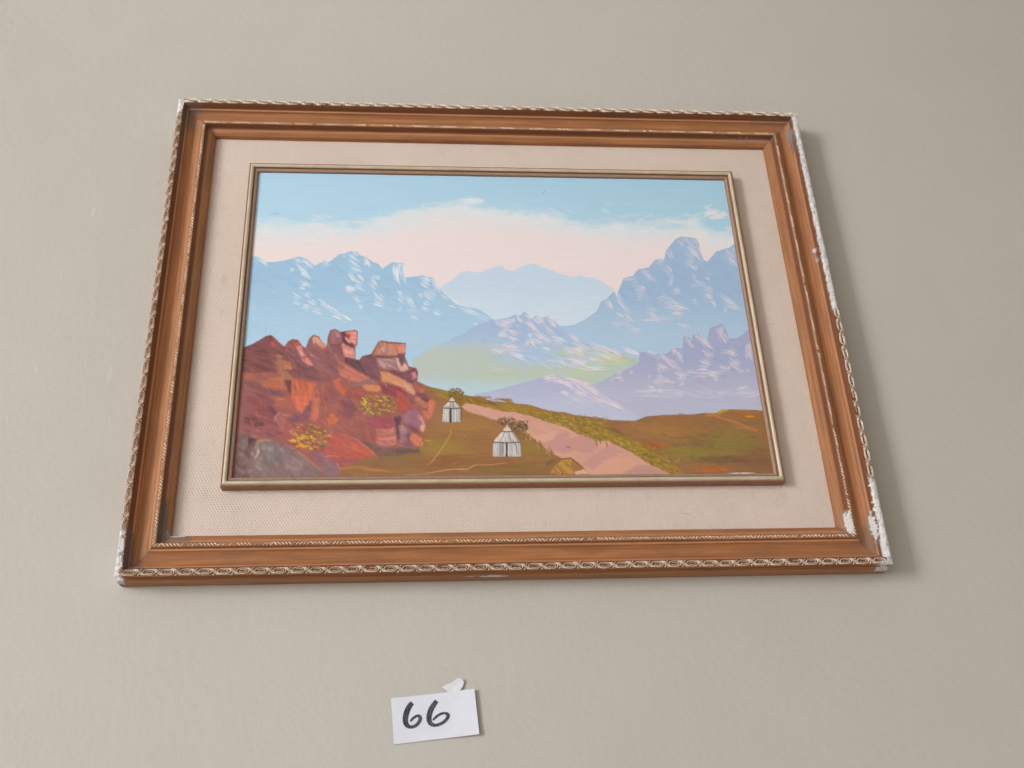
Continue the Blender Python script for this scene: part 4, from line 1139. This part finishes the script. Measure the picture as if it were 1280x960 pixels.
facets(Z2, [
    ([(150, 0), (470, 0), (560, 200), (520, 240), (640, 420), (420, 480), (170, 400)], (146, 84, 84), 0.4, (128, 70, 72)),
    ([(190, 230), (330, 250), (420, 330), (300, 350), (200, 290)], (104, 60, 62), 0.3),
    ([(470, 0), (720, 0), (780, 180), (640, 170), (560, 110)], (172, 94, 76), 0.6, (152, 84, 76)),
    ([(410, 0), (470, 80), (560, 190), (520, 230), (470, 130)], (104, 66, 82), 1.0),
    ([(900, 70), (950, 50), (940, 200), (900, 270), (820, 300), (700, 330), (690, 230), (840, 210)], (118, 76, 94), 0.6, (136, 88, 92)),
    ([(720, 0), (920, 0), (930, 60), (850, 190), (790, 160)], (218, 114, 78), 1.2, (202, 100, 72)),
    ([(950, 40), (1050, 0), (1040, 200), (1000, 290), (940, 270)], (202, 114, 88), 1.4, (184, 98, 78)),
    ([(1050, 0), (1280, 0), (1280, 380), (1100, 380), (1010, 290), (1040, 190)], (150, 88, 84), 0.8, (168, 96, 82)),
    ([(1120, 210), (1200, 160), (1270, 280), (1180, 320)], (208, 112, 78), 0.8),
    ([(640, 330), (860, 290), (1020, 310), (1280, 400), (1280, 640), (900, 660), (760, 600), (620, 480)], (166, 88, 82), 0.4, (152, 82, 78)),
    ([(900, 650), (1280, 640), (1280, 930), (1110, 880)], (152, 98, 104), 0.4, (132, 92, 100)),
    ([(110, 430), (250, 440), (330, 500), (260, 650), (240, 940), (60, 940)], (92, 73, 72), 0.8, (116, 95, 90)),
    ([(220, 470), (320, 490), (240, 575)], (78, 50, 50), 0.3),
    ([(330, 500), (480, 490), (560, 520), (680, 560), (800, 650), (1100, 880), (1000, 940), (240, 940), (260, 700)], (114, 99, 99), 0.9, (132, 112, 108)),
    ([(350, 560), (520, 560), (620, 640), (600, 760), (420, 800), (330, 720)], (108, 99, 101), 1.1, (124, 113, 111)),
    ([(640, 720), (760, 690), (880, 760), (820, 860), (660, 840)], (150, 124, 120), 0.8, (130, 112, 116)),
    ([(150, 500), (220, 480), (230, 560), (170, 640)], (128, 110, 108), 0.8),
])
stroke(Z2([(540, 310), (535, 230), (575, 195), (640, 215), (720, 230)]), 1.6, (206, 150, 138), 0.8, 0.4)
stroke(Z2([(545, 240), (600, 350), (590, 400)]), 2.0, (190, 118, 104), 0.8, 0.4)
stroke(Z2([(600, 230), (640, 290), (620, 380)]), 3.2, (196, 108, 88), 0.7, 0.4)
stroke(Z2([(310, 600), (340, 520), (400, 500), (510, 505)]), 3.0, (188, 146, 120), 0.75, 0.4)
stroke(Z2([(345, 580), (345, 640), (300, 720)]), 2.6, (212, 192, 178), 0.8, 0.4)
stroke(Z2([(700, 575), (760, 600), (860, 680), (980, 775), (1100, 870)]), 1.4, (196, 160, 150), 0.75, 0.5)
stroke(Z2([(950, 45), (930, 120), (945, 200)]), 1.8, (84, 52, 60), 0.8, 0.3)
stroke(Z2([(250, 445), (330, 485)]), 1.2, (180, 150, 138), 0.7, 0.4)
lines(Z2, [(290, 790, 400, 840, 5), (300, 760, 380, 800, 4), (350, 690, 380, 720, 3), (480, 570, 520, 620, 3), (600, 640, 640, 590, 2), (870, 700, 830, 790, 1.5), (920, 740, 890, 800, 1.2), (660, 830, 700, 790, 2),
           (120, 830, 200, 890, 3), (180, 860, 280, 830, 3), (240, 640, 290, 700, 2), (130, 690, 170, 640, 2), (400, 560, 420, 620, 2), (440, 560, 470, 640, 2)], 2, [(172, 160, 156), (156, 144, 142), (186, 172, 164)], 0.5, 0.55)
dabs(60, 340, 582, 38, 14, [(148, 134, 132), (112, 98, 100), (160, 144, 138), (104, 88, 90), (140, 112, 108)], 9, 2.2, 0.9, 0.7, 0.42)
dabs(30, 300, 575, 10, 22, [(94, 74, 72), (140, 122, 116), (118, 98, 94)], 6, 2.2, 0.9, 0.8, 0.5)
facets(Z3, [
    ([(40, 280), (75, 120), (130, 105), (180, 140), (200, 260), (210, 400), (110, 370)], (160, 108, 116), 1.2, (142, 92, 100)),
    ([(120, 120), (170, 135), (195, 200), (150, 190)], (196, 132, 138), 1.0),
    ([(60, 280), (190, 270), (215, 410), (110, 370)], (128, 82, 92), 0.8),
    ([(190, 140), (240, 135), (270, 240), (350, 290), (350, 320), (270, 295), (215, 240)], (98, 60, 70), 0.8),
    ([(240, 140), (350, 120), (380, 135), (375, 270), (350, 285), (290, 230), (270, 160)], (228, 144, 132), 0.4, (218, 126, 116)),
    ([(265, 170), (300, 150), (290, 215), (275, 205)], (164, 62, 66), 0.8),
    ([(240, 180), (285, 225), (312, 258), (275, 262), (245, 225)], (222, 160, 152), 0.8),
    ([(205, 260), (270, 300), (350, 328), (355, 440), (240, 420), (205, 330)], (226, 160, 150), 0.1, (214, 134, 126)),
    ([(240, 425), (355, 445), (400, 460), (640, 640), (640, 700), (480, 620), (330, 540), (230, 480)], (98, 64, 74), 0.6),
    ([(0, 330), (60, 340), (240, 480), (330, 560), (180, 640), (60, 700), (0, 700)], (146, 92, 92), 0.7, (130, 82, 86)),
    ([(160, 470), (220, 490), (400, 600), (520, 660), (450, 720), (300, 700), (170, 620)], (190, 110, 92), 0.6, (204, 122, 104)),
    ([(160, 480), (245, 535), (205, 575), (165, 560)], (152, 112, 78), 0.6),
    ([(330, 740), (520, 660), (600, 720), (480, 750)], (140, 104, 110), 0.2),
    ([(0, 720), (100, 700), (230, 900), (200, 960), (0, 960)], (134, 80, 84), 0.9, (152, 88, 80)),
    ([(250, 780), (440, 760), (500, 820), (660, 830), (640, 960), (230, 960)], (164, 88, 74), 0.3, (148, 78, 72)),
    ([(95, 690), (170, 700), (250, 800), (225, 880), (140, 780)], (202, 98, 68), 0.8),
    ([(430, 752), (520, 735), (640, 740), (662, 800), (600, 818), (500, 812)], (220, 146, 90), 0.1, (206, 126, 80)),
    ([(400, 470), (450, 410), (540, 390), (600, 440), (620, 520), (640, 690), (480, 600)], (124, 84, 94), 0.6, (110, 72, 82)),
    ([(560, 405), (625, 250), (700, 255), (725, 395), (600, 408)], (186, 128, 108), 1.2, (168, 108, 94)),
    ([(715, 268), (842, 275), (842, 412), (722, 402)], (206, 144, 114), 1.4, (190, 126, 102)),
    ([(838, 275), (935, 268), (920, 376), (850, 382)], (236, 148, 118), 0.3),
    ([(560, 405), (840, 410), (850, 432), (600, 428)], (104, 70, 80), 0.05),
    ([(590, 435), (820, 428), (862, 575), (700, 562), (620, 520)], (164, 126, 132), 0.5, (142, 106, 114)),
    ([(848, 385), (922, 385), (905, 500), (868, 505)], (110, 76, 86), 1.2),
    ([(820, 440), (845, 430), (880, 540), (930, 478), (965, 560), (870, 590)], (230, 190, 176), 1.1, (214, 158, 150)),
    ([(700, 565), (880, 590), (1060, 690), (1000, 720), (860, 650)], (108, 68, 78), 0.4),
    ([(880, 600), (1050, 550), (1072, 620), (1062, 692), (950, 690)], (110, 70, 82), 0.2, (130, 84, 94)),
    ([(1000, 612), (1050, 585), (1056, 660), (1010, 682)], (224, 140, 144), 1.2),
    ([(620, 705), (840, 750), (960, 860), (880, 900), (680, 830)], (142, 68, 80), 0.5, (122, 60, 72)),
    ([(635, 580), (690, 585), (920, 680), (1000, 740), (1045, 820), (1020, 860), (940, 810), (860, 760), (710, 705), (660, 700)], (220, 160, 112), 0.5, (206, 142, 100)),
    ([(900, 690), (1000, 745), (1045, 822), (1020, 860), (930, 800)], (214, 168, 134), 0.9),
    ([(820, 800), (900, 830), (970, 960), (850, 960)], (192, 84, 68), 0.9, (172, 72, 66)),
    ([(960, 840), (1040, 870), (1100, 960), (980, 960)], (138, 84, 86), 0.8),
    ([(1040, 740), (1140, 740), (1146, 822), (1060, 832)], (162, 96, 84), 0.6),
    ([(1090, 775), (1145, 760), (1142, 830), (1100, 832)], (198, 120, 90), 1.2),
    ([(1040, 825), (1150, 838), (1210, 930), (1100, 930)], (112, 72, 78), 0.6),
    ([(1030, 870), (1140, 920), (1180, 970), (1060, 970)], (202, 134, 110), 0.6),
    ([(1190, 920), (1240, 905), (1285, 965), (1200, 970)], (222, 128, 78), 0.8),
])
lines(Z3, [(700, 270, 670, 385, 2), (655, 300, 620, 380, 1.4), (620, 460, 690, 550, 2), (640, 450, 800, 470, 1.6), (660, 510, 810, 540, 1.5), (850, 440, 880, 560, 1.6), (900, 520, 880, 580, 2), (690, 480, 780, 530, 1.4)], 1.5, [(232, 190, 166), (214, 180, 172)], 0.75, 0.5)
lines(Z3, [(225, 352, 342, 356), (230, 392, 345, 400), (300, 165, 370, 155), (305, 205, 372, 200), (310, 235, 365, 250), (230, 310, 320, 335)], 1.4, [(214, 108, 98), (240, 186, 172)], 0.75, 0.4)
for seg in ([(30, 290), (75, 118), (130, 103), (180, 138)], [(185, 140), (245, 128), (350, 113), (385, 130), (380, 280), (352, 300), (358, 450)], [(540, 392), (622, 248), (660, 234), (740, 250), (840, 258), (935, 264), (930, 380), (925, 430), (970, 530)],
            [(400, 465), (450, 408), (480, 425), (540, 392)], [(200, 180), (200, 300), (215, 410)], [(960, 545), (1050, 548), (1072, 590), (1066, 700), (1150, 738)], [(640, 565), (700, 565), (880, 645)], [(150, 480), (110, 400), (40, 340)]):
    stroke(Z3(seg), 1.4, (104, 70, 80), 0.42, 0.5)
for seg in ([(185, 312), (350, 240), (430, 188), (490, 172), (580, 255), (640, 308)], [(645, 310), (690, 245), (740, 218), (800, 230), (850, 300), (890, 325)], [(890, 325), (930, 215), (975, 170), (1040, 190), (1060, 235)], [(860, 330), (1000, 500), (1060, 560)]):
    stroke(Z1(seg), 1.4, (106, 72, 78), 0.4, 0.5)
facets(Z4, [
    ([(0, 60), (200, 0), (400, 60), (460, 260), (460, 360), (300, 440), (100, 420), (0, 380)], (148, 88, 86), 0.6, (162, 92, 80)),
    ([(20, 240), (110, 200), (175, 270), (130, 330), (50, 330)], (206, 112, 78), 0.8),
    ([(180, 40), (330, 60), (380, 220), (240, 260)], (134, 84, 88), 0.7),
    ([(830, 0), (940, 0), (1000, 120), (900, 180), (830, 150)], (182, 80, 66), 0.9, (160, 84, 72)),
    ([(1030, 10), (1100, 20), (1190, 130), (1130, 150), (1050, 90)], (198, 118, 94), 0.6),
    ([(1190, 60), (1240, 40), (1275, 90), (1230, 240), (1180, 280), (1100, 170), (1180, 160)], (208, 120, 84), 1.4, (192, 112, 92)),
    ([(880, 230), (960, 170), (1070, 150), (1100, 260), (1110, 400), (1000, 360), (920, 300)], (162, 114, 134), 0.5, (146, 98, 116)),
    ([(800, 250), (880, 230), (870, 330), (850, 545), (830, 470), (820, 340)], (96, 62, 76), 1.3),
    ([(860, 330), (930, 330), (952, 400), (912, 545), (858, 525)], (168, 130, 136), 1.4),
    ([(950, 400), (1010, 390), (1000, 575), (918, 575)], (136, 92, 108), 1.2),
    ([(985, 460), (1030, 420), (1120, 480), (1132, 565), (1060, 575), (990, 520)], (214, 126, 84), 0.8, (198, 110, 82)),
    ([(1100, 330), (1162, 330), (1142, 402), (1100, 395)], (228, 176, 134), 1.0),
    ([(470, 260), (600, 200), (780, 250), (790, 350), (620, 372), (500, 320)], (162, 78, 88), 0.3, (150, 70, 84)),
    ([(440, 360), (600, 372), (600, 540), (430, 495)], (160, 88, 82), 1.2, (148, 80, 78)),
    ([(590, 372), (812, 370), (832, 552), (700, 585), (600, 545)], (194, 120, 106), 0.1, (178, 100, 92)),
    ([(100, 420), (260, 420), (360, 480), (612, 684), (350, 722), (100, 745), (0, 700), (0, 420)], (184, 90, 74), 0.5, (168, 82, 76)),
    ([(300, 520), (420, 540), (600, 680), (340, 680)], (198, 98, 74), 0.6),
    ([(0, 700), (110, 740), (160, 820), (150, 930), (0, 930)], (138, 104, 112), 0.6),
    ([(100, 740), (350, 720), (330, 760), (150, 820)], (156, 96, 98), 0.1),
])
poly(Z4([(420, 490), (530, 540), (640, 580), (1090, 605), (1110, 640), (760, 690), (620, 690), (560, 640)]), (98, 84, 82), (116, 90, 78), 0.1, 8, 1.0, 2, 0.9)
lines(Z4, [(600, 420, 760, 400), (610, 460, 800, 440), (620, 500, 820, 470), (610, 540, 760, 570, 2.6), (640, 385, 800, 380), (700, 520, 830, 550), (760, 380, 805, 390, 3)], 1.8, [(228, 172, 152), (212, 144, 128), (150, 86, 84)], 0.7, 0.45)
lines(Z4, [(300, 450, 450, 550, 1.4), (450, 550, 610, 688, 1.6), (1080, 185, 1160, 320, 2.4), (1100, 300, 1160, 330, 2), (1130, 400, 1110, 340, 2), (840, 550, 890, 572, 1.6), (1115, 575, 1135, 520, 1.6), (0, 690, 200, 690, 1.2)], 1.6, [(228, 168, 146), (222, 150, 124)], 0.78, 0.4)
lines(Z4, [(920, 305, 1130, 445, 2), (800, 245, 880, 230, 1.6), (290, 440, 400, 490, 1.4), (400, 490, 620, 680, 1.8), (1160, 160, 1040, 60, 1.4)], 1.8, [(94, 62, 76)], 0.75, 0.3)
lines(Z4, [(120, 240, 160, 225, 1.4)], 1.4, [(170, 40, 50)], 0.9, 0.1)
dabs(60, 470, 545, 30, 28, [(170, 96, 84), (140, 84, 86), (188, 110, 92), (126, 76, 80)], 8, 1.8, 0.6, 0.5, 0.3)
dabs(70, 360, 480, 52, 40, [(170, 100, 82), (120, 74, 76), (190, 112, 82), (106, 66, 70), (150, 92, 86)], 11, 2.0, 0.8, 0.6, 0.32)
dabs(34, 480, 480, 40, 20, [(170, 104, 92), (120, 74, 80), (200, 130, 104)], 8, 1.6, 0.6, 0.5, 0.28)
# drag the wet paint of the rocks a little along the knife strokes
rb = box(tc([(285, 432), (545, 600)]), 2)
x, y = II[rb], JJ[rb]
g1 = (fbm(x * 0.07, y * 0.07, 131, 3) - 0.5) * 2; g2 = (fbm(x * 0.28, y * 0.28, 137, 3) - 0.5) * 2
mx = np.clip(x + 2.2 * g1 + 1.1 * g2, rb[1].start, rb[1].stop - 1).astype(int); my = np.clip(y + 1.8 * g1 - 1.1 * g2, rb[0].start, rb[0].stop - 1).astype(int)
inrock = soften(inside(tc([(a + (3 if i > 36 else 0) * 0, b + (4 if i < 42 else 0)) for i, (a, b) in enumerate(rock)]), x, y).astype(float), 2)[..., None]
CANV[rb] = CANV[rb] * (1 - inrock) + (0.75 * CANV[my, mx] + 0.25 * CANV[rb]) * inrock
for _c in range(3):
    CANV[rb][..., _c] = CANV[rb][..., _c] * (1 - inrock[..., 0]) + (0.9 * soften(CANV[rb][..., _c], 4) + 0.1 * (184, 122, 110)[_c]) * inrock[..., 0]
# ochre ground strokes under the rocks
stroke(Z4([(170, 835), (300, 815), (420, 810), (520, 822)]), 3.2, (196, 118, 64), 0.8, 0.45)
stroke(Z4([(440, 840), (560, 840), (680, 850), (780, 872)]), 3.8, (200, 120, 62), 0.8, 0.4)
stroke(Z4([(420, 780), (560, 740), (760, 720)]), 5, (136, 106, 74), 0.6, 0.4)
for _ in range(210):                                 # knife edges: short light and dark touches
    x, y = pr.uniform(300, 535), pr.uniform(432, 578)
    if not inside(tc([(a, b + 6) for a, b in rock]), *[np.array([[v]]) for v in tc([(x, y)])[0]])[0, 0]: continue
    t = pr.choice((0.2, 0.7, 1.1, 1.3)) + pr.uniform(-0.25, 0.25); l = pr.uniform(4, 13)
    c = pr.choice([(206, 142, 120), (196, 124, 100), (222, 160, 140), (108, 68, 72), (96, 60, 66), (186, 104, 78), (160, 112, 108)])
    if x < 345 and y > 545: c = tuple(int(0.5 * v + 62) for v in c)
    stroke([(x, y), (x + l * math.cos(t), y + l * math.sin(t))], pr.uniform(1.5, 3.2), c, pr.uniform(0.22, 0.42), 0.6)
# blossoming bushes
leaf = [(200, 154, 56), (206, 164, 60), (214, 174, 74), (190, 134, 52), (120, 104, 66), (134, 116, 60), (110, 94, 60), (104, 88, 64), (150, 122, 58)]
dabs(60, 388, 549, 25, 15, [(134, 112, 70), (150, 116, 66), (120, 98, 70)], 6, 3, 0.4, 0.6, 0.6)
dabs(150, 387, 546, 26, 16, leaf, 5.0, 1.7, 0.45, 0.5, 0.92)
dabs(26, 378, 551, 16, 9, [(226, 160, 44), (232, 176, 52)], 6, 2.6, 0.3, 0.4, 0.9)
dabs(44, 471, 507, 25, 13, [(150, 116, 60), (128, 84, 62), (138, 106, 56)], 6, 3, 0.4, 0.5, 0.6)
dabs(120, 471, 507, 25, 13, [(208, 184, 60), (214, 192, 76), (190, 164, 54), (150, 128, 54), (118, 92, 56), (110, 88, 54), (140, 112, 52)], 5.0, 1.8, 0.5, 0.45, 0.92)
# age: faint specks and rubs
for _ in range(46):
    x, y = pr.uniform(320, 950), pr.uniform(225, 590)
    stroke([(x, y), (x + pr.uniform(-1.2, 1.2), y + pr.uniform(-0.8, 0.8))], pr.uniform(0.7, 1.5), pr.choice([(120, 130, 140), (150, 150, 155), (222, 216, 214)]), pr.uniform(0.25, 0.55), 0.2)
stroke([(676, 243), (680, 240), (682, 237)], 1.0, (120, 140, 158), 0.7, 0.2)

for _c in range(3):
    CANV[..., _c] = soften(CANV[..., _c], 1)
# canvas tooth, then the sheet of paint as a real surface with its relief
CANV[:] = CANV + 2.2 * (fbm(II * 0.9, JJ * 0.9, 91, 2) - 0.5)[..., None] * 2
RELIEF += 0.02 * (fbm(II * 0.6, JJ * 0.6, 93, 2) - 0.5)
albedo = np.clip(lin(np.clip(CANV, 0, 255)) / PAINT_GAIN, 0.004, 0.93)
Zp = -0.0006 + np.clip(RELIEF, -0.15, 0.6) * 0.0009
V = np.stack([GX + SHX, -Zp, GY + SHY + ZC], -1).reshape(-1, 3) - np.array(BASE)
me = bpy.data.meshes.new('canvas')
nq = (CW - 1) * (CH - 1)
idx = np.arange(CW * CH).reshape(CH, CW)
quads = np.stack([idx[1:, :-1], idx[1:, 1:], idx[:-1, 1:], idx[:-1, :-1]], -1).reshape(-1, 4)
me.vertices.add(CW * CH); me.vertices.foreach_set('co', V.astype(np.float32).ravel())
me.loops.add(nq * 4); me.loops.foreach_set('vertex_index', quads.astype(np.int32).ravel())
me.polygons.add(nq); me.polygons.foreach_set('loop_start', (np.arange(nq) * 4).astype(np.int32))
me.polygons.foreach_set('use_smooth', np.ones(nq, bool))
me.update(calc_edges=True)
ca = me.color_attributes.new('paint', 'FLOAT_COLOR', 'POINT')
ca.data.foreach_set('color', np.concatenate([albedo, np.ones((CH, CW, 1))], -1).astype(np.float32).ravel())
cv = link('canvas', me, M_PAINT, root)
cv['label'] = 'oil painting of blue mountains, red rocks and two white huts'
# board behind the painting and the mat
bb = [(-W2 - 0.066, -H2 - 0.066), (W2 + 0.066, -H2 - 0.066), (W2 + 0.066, H2 + 0.066), (-W2 - 0.066, H2 + 0.066)]
V = [P(x, y, -0.0125) - BASE for x, y in bb] + [P(x, y, -0.0155) - BASE for x, y in bb]
link('backing_board', mesh('backing_board', V, [(0, 1, 2, 3), (7, 6, 5, 4), (0, 4, 5, 1), (1, 5, 6, 2), (2, 6, 7, 3), (3, 7, 4, 0)]), M_SLIPB, root)

# ------------------------------------------------------------------ paper tag with the handwritten number
TAG = [(-130.2, -437.8), (-45.7, -431.1), (-42.0, -475.7), (-126.8, -482.5)]      # mm, picture plane
TO = P(-0.0864, -0.4825, WALL)


def tagpt(u, v):
    a = np.array(TAG) / 1000
    p = (a[3] * (1 - u) + a[2] * u) * (1 - v) + (a[0] * (1 - u) + a[1] * u) * v
    lift = 0.0010 + 0.0042 * max(0, u - 0.42) ** 2 * 2.2 + 0.0022 * max(0, 0.25 - v) * (0.4 + u) + 0.0012 * max(0, 0.2 - u) * 5 * 0.4
    return p[0], p[1], WALL + lift


def inv_tag(x, y):
    u, v = 0.5, 0.5
    for _ in range(25):
        q = tagpt(u, v)
        u += (x - q[0]) / 0.0846; v += (y - q[1]) / 0.0446
    return u, v


nu, nv = 28, 12
V = []; F = []
for k in (0, 1):
    for j in range(nv + 1):
        for i in range(nu + 1):
            x, y, z = tagpt(i / nu, j / nv)
            V.append(P(x, y, z - 0.00018 * k) - TO)
q = (nu + 1) * (nv + 1)
for j in range(nv):
    for i in range(nu):
        a = j * (nu + 1) + i
        F.append((a, a + 1, a + nu + 2, a + nu + 1)); F.append((a + q, a + q + nu + 1, a + q + nu + 2, a + q + 1))
rim = [i for i in range(nu + 1)] + [j * (nu + 1) + nu for j in range(1, nv + 1)] + [nv * (nu + 1) + i for i in range(nu - 1, -1, -1)] + [j * (nu + 1) for j in range(nv - 1, 0, -1)]
for a, b in zip(rim, rim[1:] + rim[:1]):
    F.append((a, a + q, b + q, b))
tg = link('number_tag', mesh('number_tag', V, F), M_PAPER, None, 40)
tg.location = TO
tag(tg, 'small white paper tag with handwritten 66 stuck on the wall below the painting', 'tag')

SIX = [[(-108.6, -442.9), (-111.0, -445.4), (-113.2, -449.0), (-114.8, -453.5), (-115.6, -458.0), (-115.2, -462.3), (-113.0, -465.4), (-109.4, -466.4), (-105.4, -465.2), (-102.4, -462.4), (-100.9, -459.2), (-101.4, -456.6), (-103.4, -455.7), (-106.0, -456.7), (-108.6, -458.6), (-110.6, -461.0)],
       [(-84.0, -441.7), (-86.6, -444.8), (-89.4, -449.0), (-91.4, -454.0), (-92.0, -458.6), (-91.0, -462.6), (-88.0, -465.0), (-83.6, -465.2), (-78.8, -463.4), (-75.0, -460.6), (-72.9, -457.4), (-73.6, -454.9), (-76.6, -454.0), (-80.2, -454.6), (-84.2, -456.8), (-88.0, -460.4)]]
WID = [4.9, 5.5, 5.8, 5.8, 5.6, 5.2, 4.6, 4.0, 3.7, 3.8, 3.9, 3.7, 3.2, 2.9, 2.7, 2.2]


def catmull(p, n):
    p = np.array(p, float)
    out = []
    for i in range(len(p) - 1):
        a, b, c, d = p[max(i - 1, 0)], p[i], p[i + 1], p[min(i + 2, len(p) - 1)]
        for k in range(n):
            t = k / n
            out.append(0.5 * ((2 * b) + (-a + c) * t + (2 * a - 5 * b + 4 * c - d) * t * t + (-a + 3 * b - 3 * c + d) * t ** 3))
    out.append(p[-1])
    return np.array(out)


for di, six in enumerate(SIX):
    wd = [w * (1.0 if di == 0 else 0.95) for w in WID]
    cl = catmull([(a, b, w) for (a, b), w in zip(six, wd)], 6)
    V = []; F = []
    for i, (x, y, w) in enumerate(cl):
        a = cl[max(i - 1, 0)]; b = cl[min(i + 1, len(cl) - 1)]
        t = (b - a)[:2]; t /= np.hypot(*t)
        # a chisel tip: broad on down strokes, narrower across
        ww = w * 0.5 * (0.78 + 0.22 * abs(t[1])) * (1 + 0.05 * math.sin(i * 1.7))
        for s in (1, 0.33, -0.33, -1):
            px, py = (x - t[1] * ww * s) / 1000, (y + t[0] * ww * s) / 1000
            u, v = inv_tag(px, py)
            V.append(P(px, py, tagpt(u, v)[2] + 0.00016 + 0.00004 * di + 0.0000012 * i) - TO)
    for i in range(len(cl) - 1):
        for s in range(3):
            a = i * 4 + s
            F.append((a, a + 1, a + 5, a + 4))
    link('digit', mesh('digit', V, F), M_INK, tg)

# torn scrap of white paper tape over the tag's upper edge
TP = [(-78.6, -428.7), (-76.4, -427.0), (-74.0, -425.6), (-71.0, -425.0), (-68.6, -424.0), (-65.6, -421.6), (-63.2, -419.9), (-60.4, -420.0), (-57.8, -420.8), (-57.0, -422.4), (-55.9, -424.3), (-56.9, -426.2), (-57.2, -428.0), (-58.9, -430.6),
      (-60.0, -433.9), (-59.3, -435.6), (-59.7, -437.2), (-62.4, -437.6), (-65.0, -439.0), (-67.6, -436.6), (-70.3, -435.2), (-73.3, -432.8), (-75.2, -430.6)]
TT = P(-0.066, -0.439, WALL)
cxy = np.mean(TP, axis=0)
V = []; F = []
nr = 6
zt = lambda x, y: WALL + 0.0022 + 0.00035 * math.sin(x * 0.45 + 1) * math.cos(y * 0.4) + (0.0012 if y > -424 else 0) * min(1, (y + 424) / 4 if y > -424 else 0) + 0.0010 * max(0, (-56.0 + 4 - abs(x + 56)) / 4 if abs(x + 56) < 4 else 0)
for k in (0, 1):
    for r in range(nr + 1):
        f = r / nr
        for i, (x, y) in enumerate(TP):
            px = cxy[0] + (x - cxy[0]) * max(f, 0.02); py = cxy[1] + (y - cxy[1]) * max(f, 0.02)
            V.append(P(px / 1000, py / 1000, zt(px, py) - 0.0004 * k) - TT)
n = len(TP); q = (nr + 1) * n
for r in range(nr):
    for i in range(n):
        j = (i + 1) % n
        F.append((r * n + i, (r + 1) * n + i, (r + 1) * n + j, r * n + j))
        F.append((q + r * n + j, q + (r + 1) * n + j, q + (r + 1) * n + i, q + r * n + i))
F.append(tuple(range(n))); 
for i in range(n):
    j = (i + 1) % n
    F.append((nr * n + i, q + nr * n + i, q + nr * n + j, nr * n + j))
tp = link('torn_tape', mesh('torn_tape', V, F), M_TAPE, None, 50)
tp.location = TT
tag(tp, 'torn white scrap of paper tape over the upper edge of the number tag', 'tape')
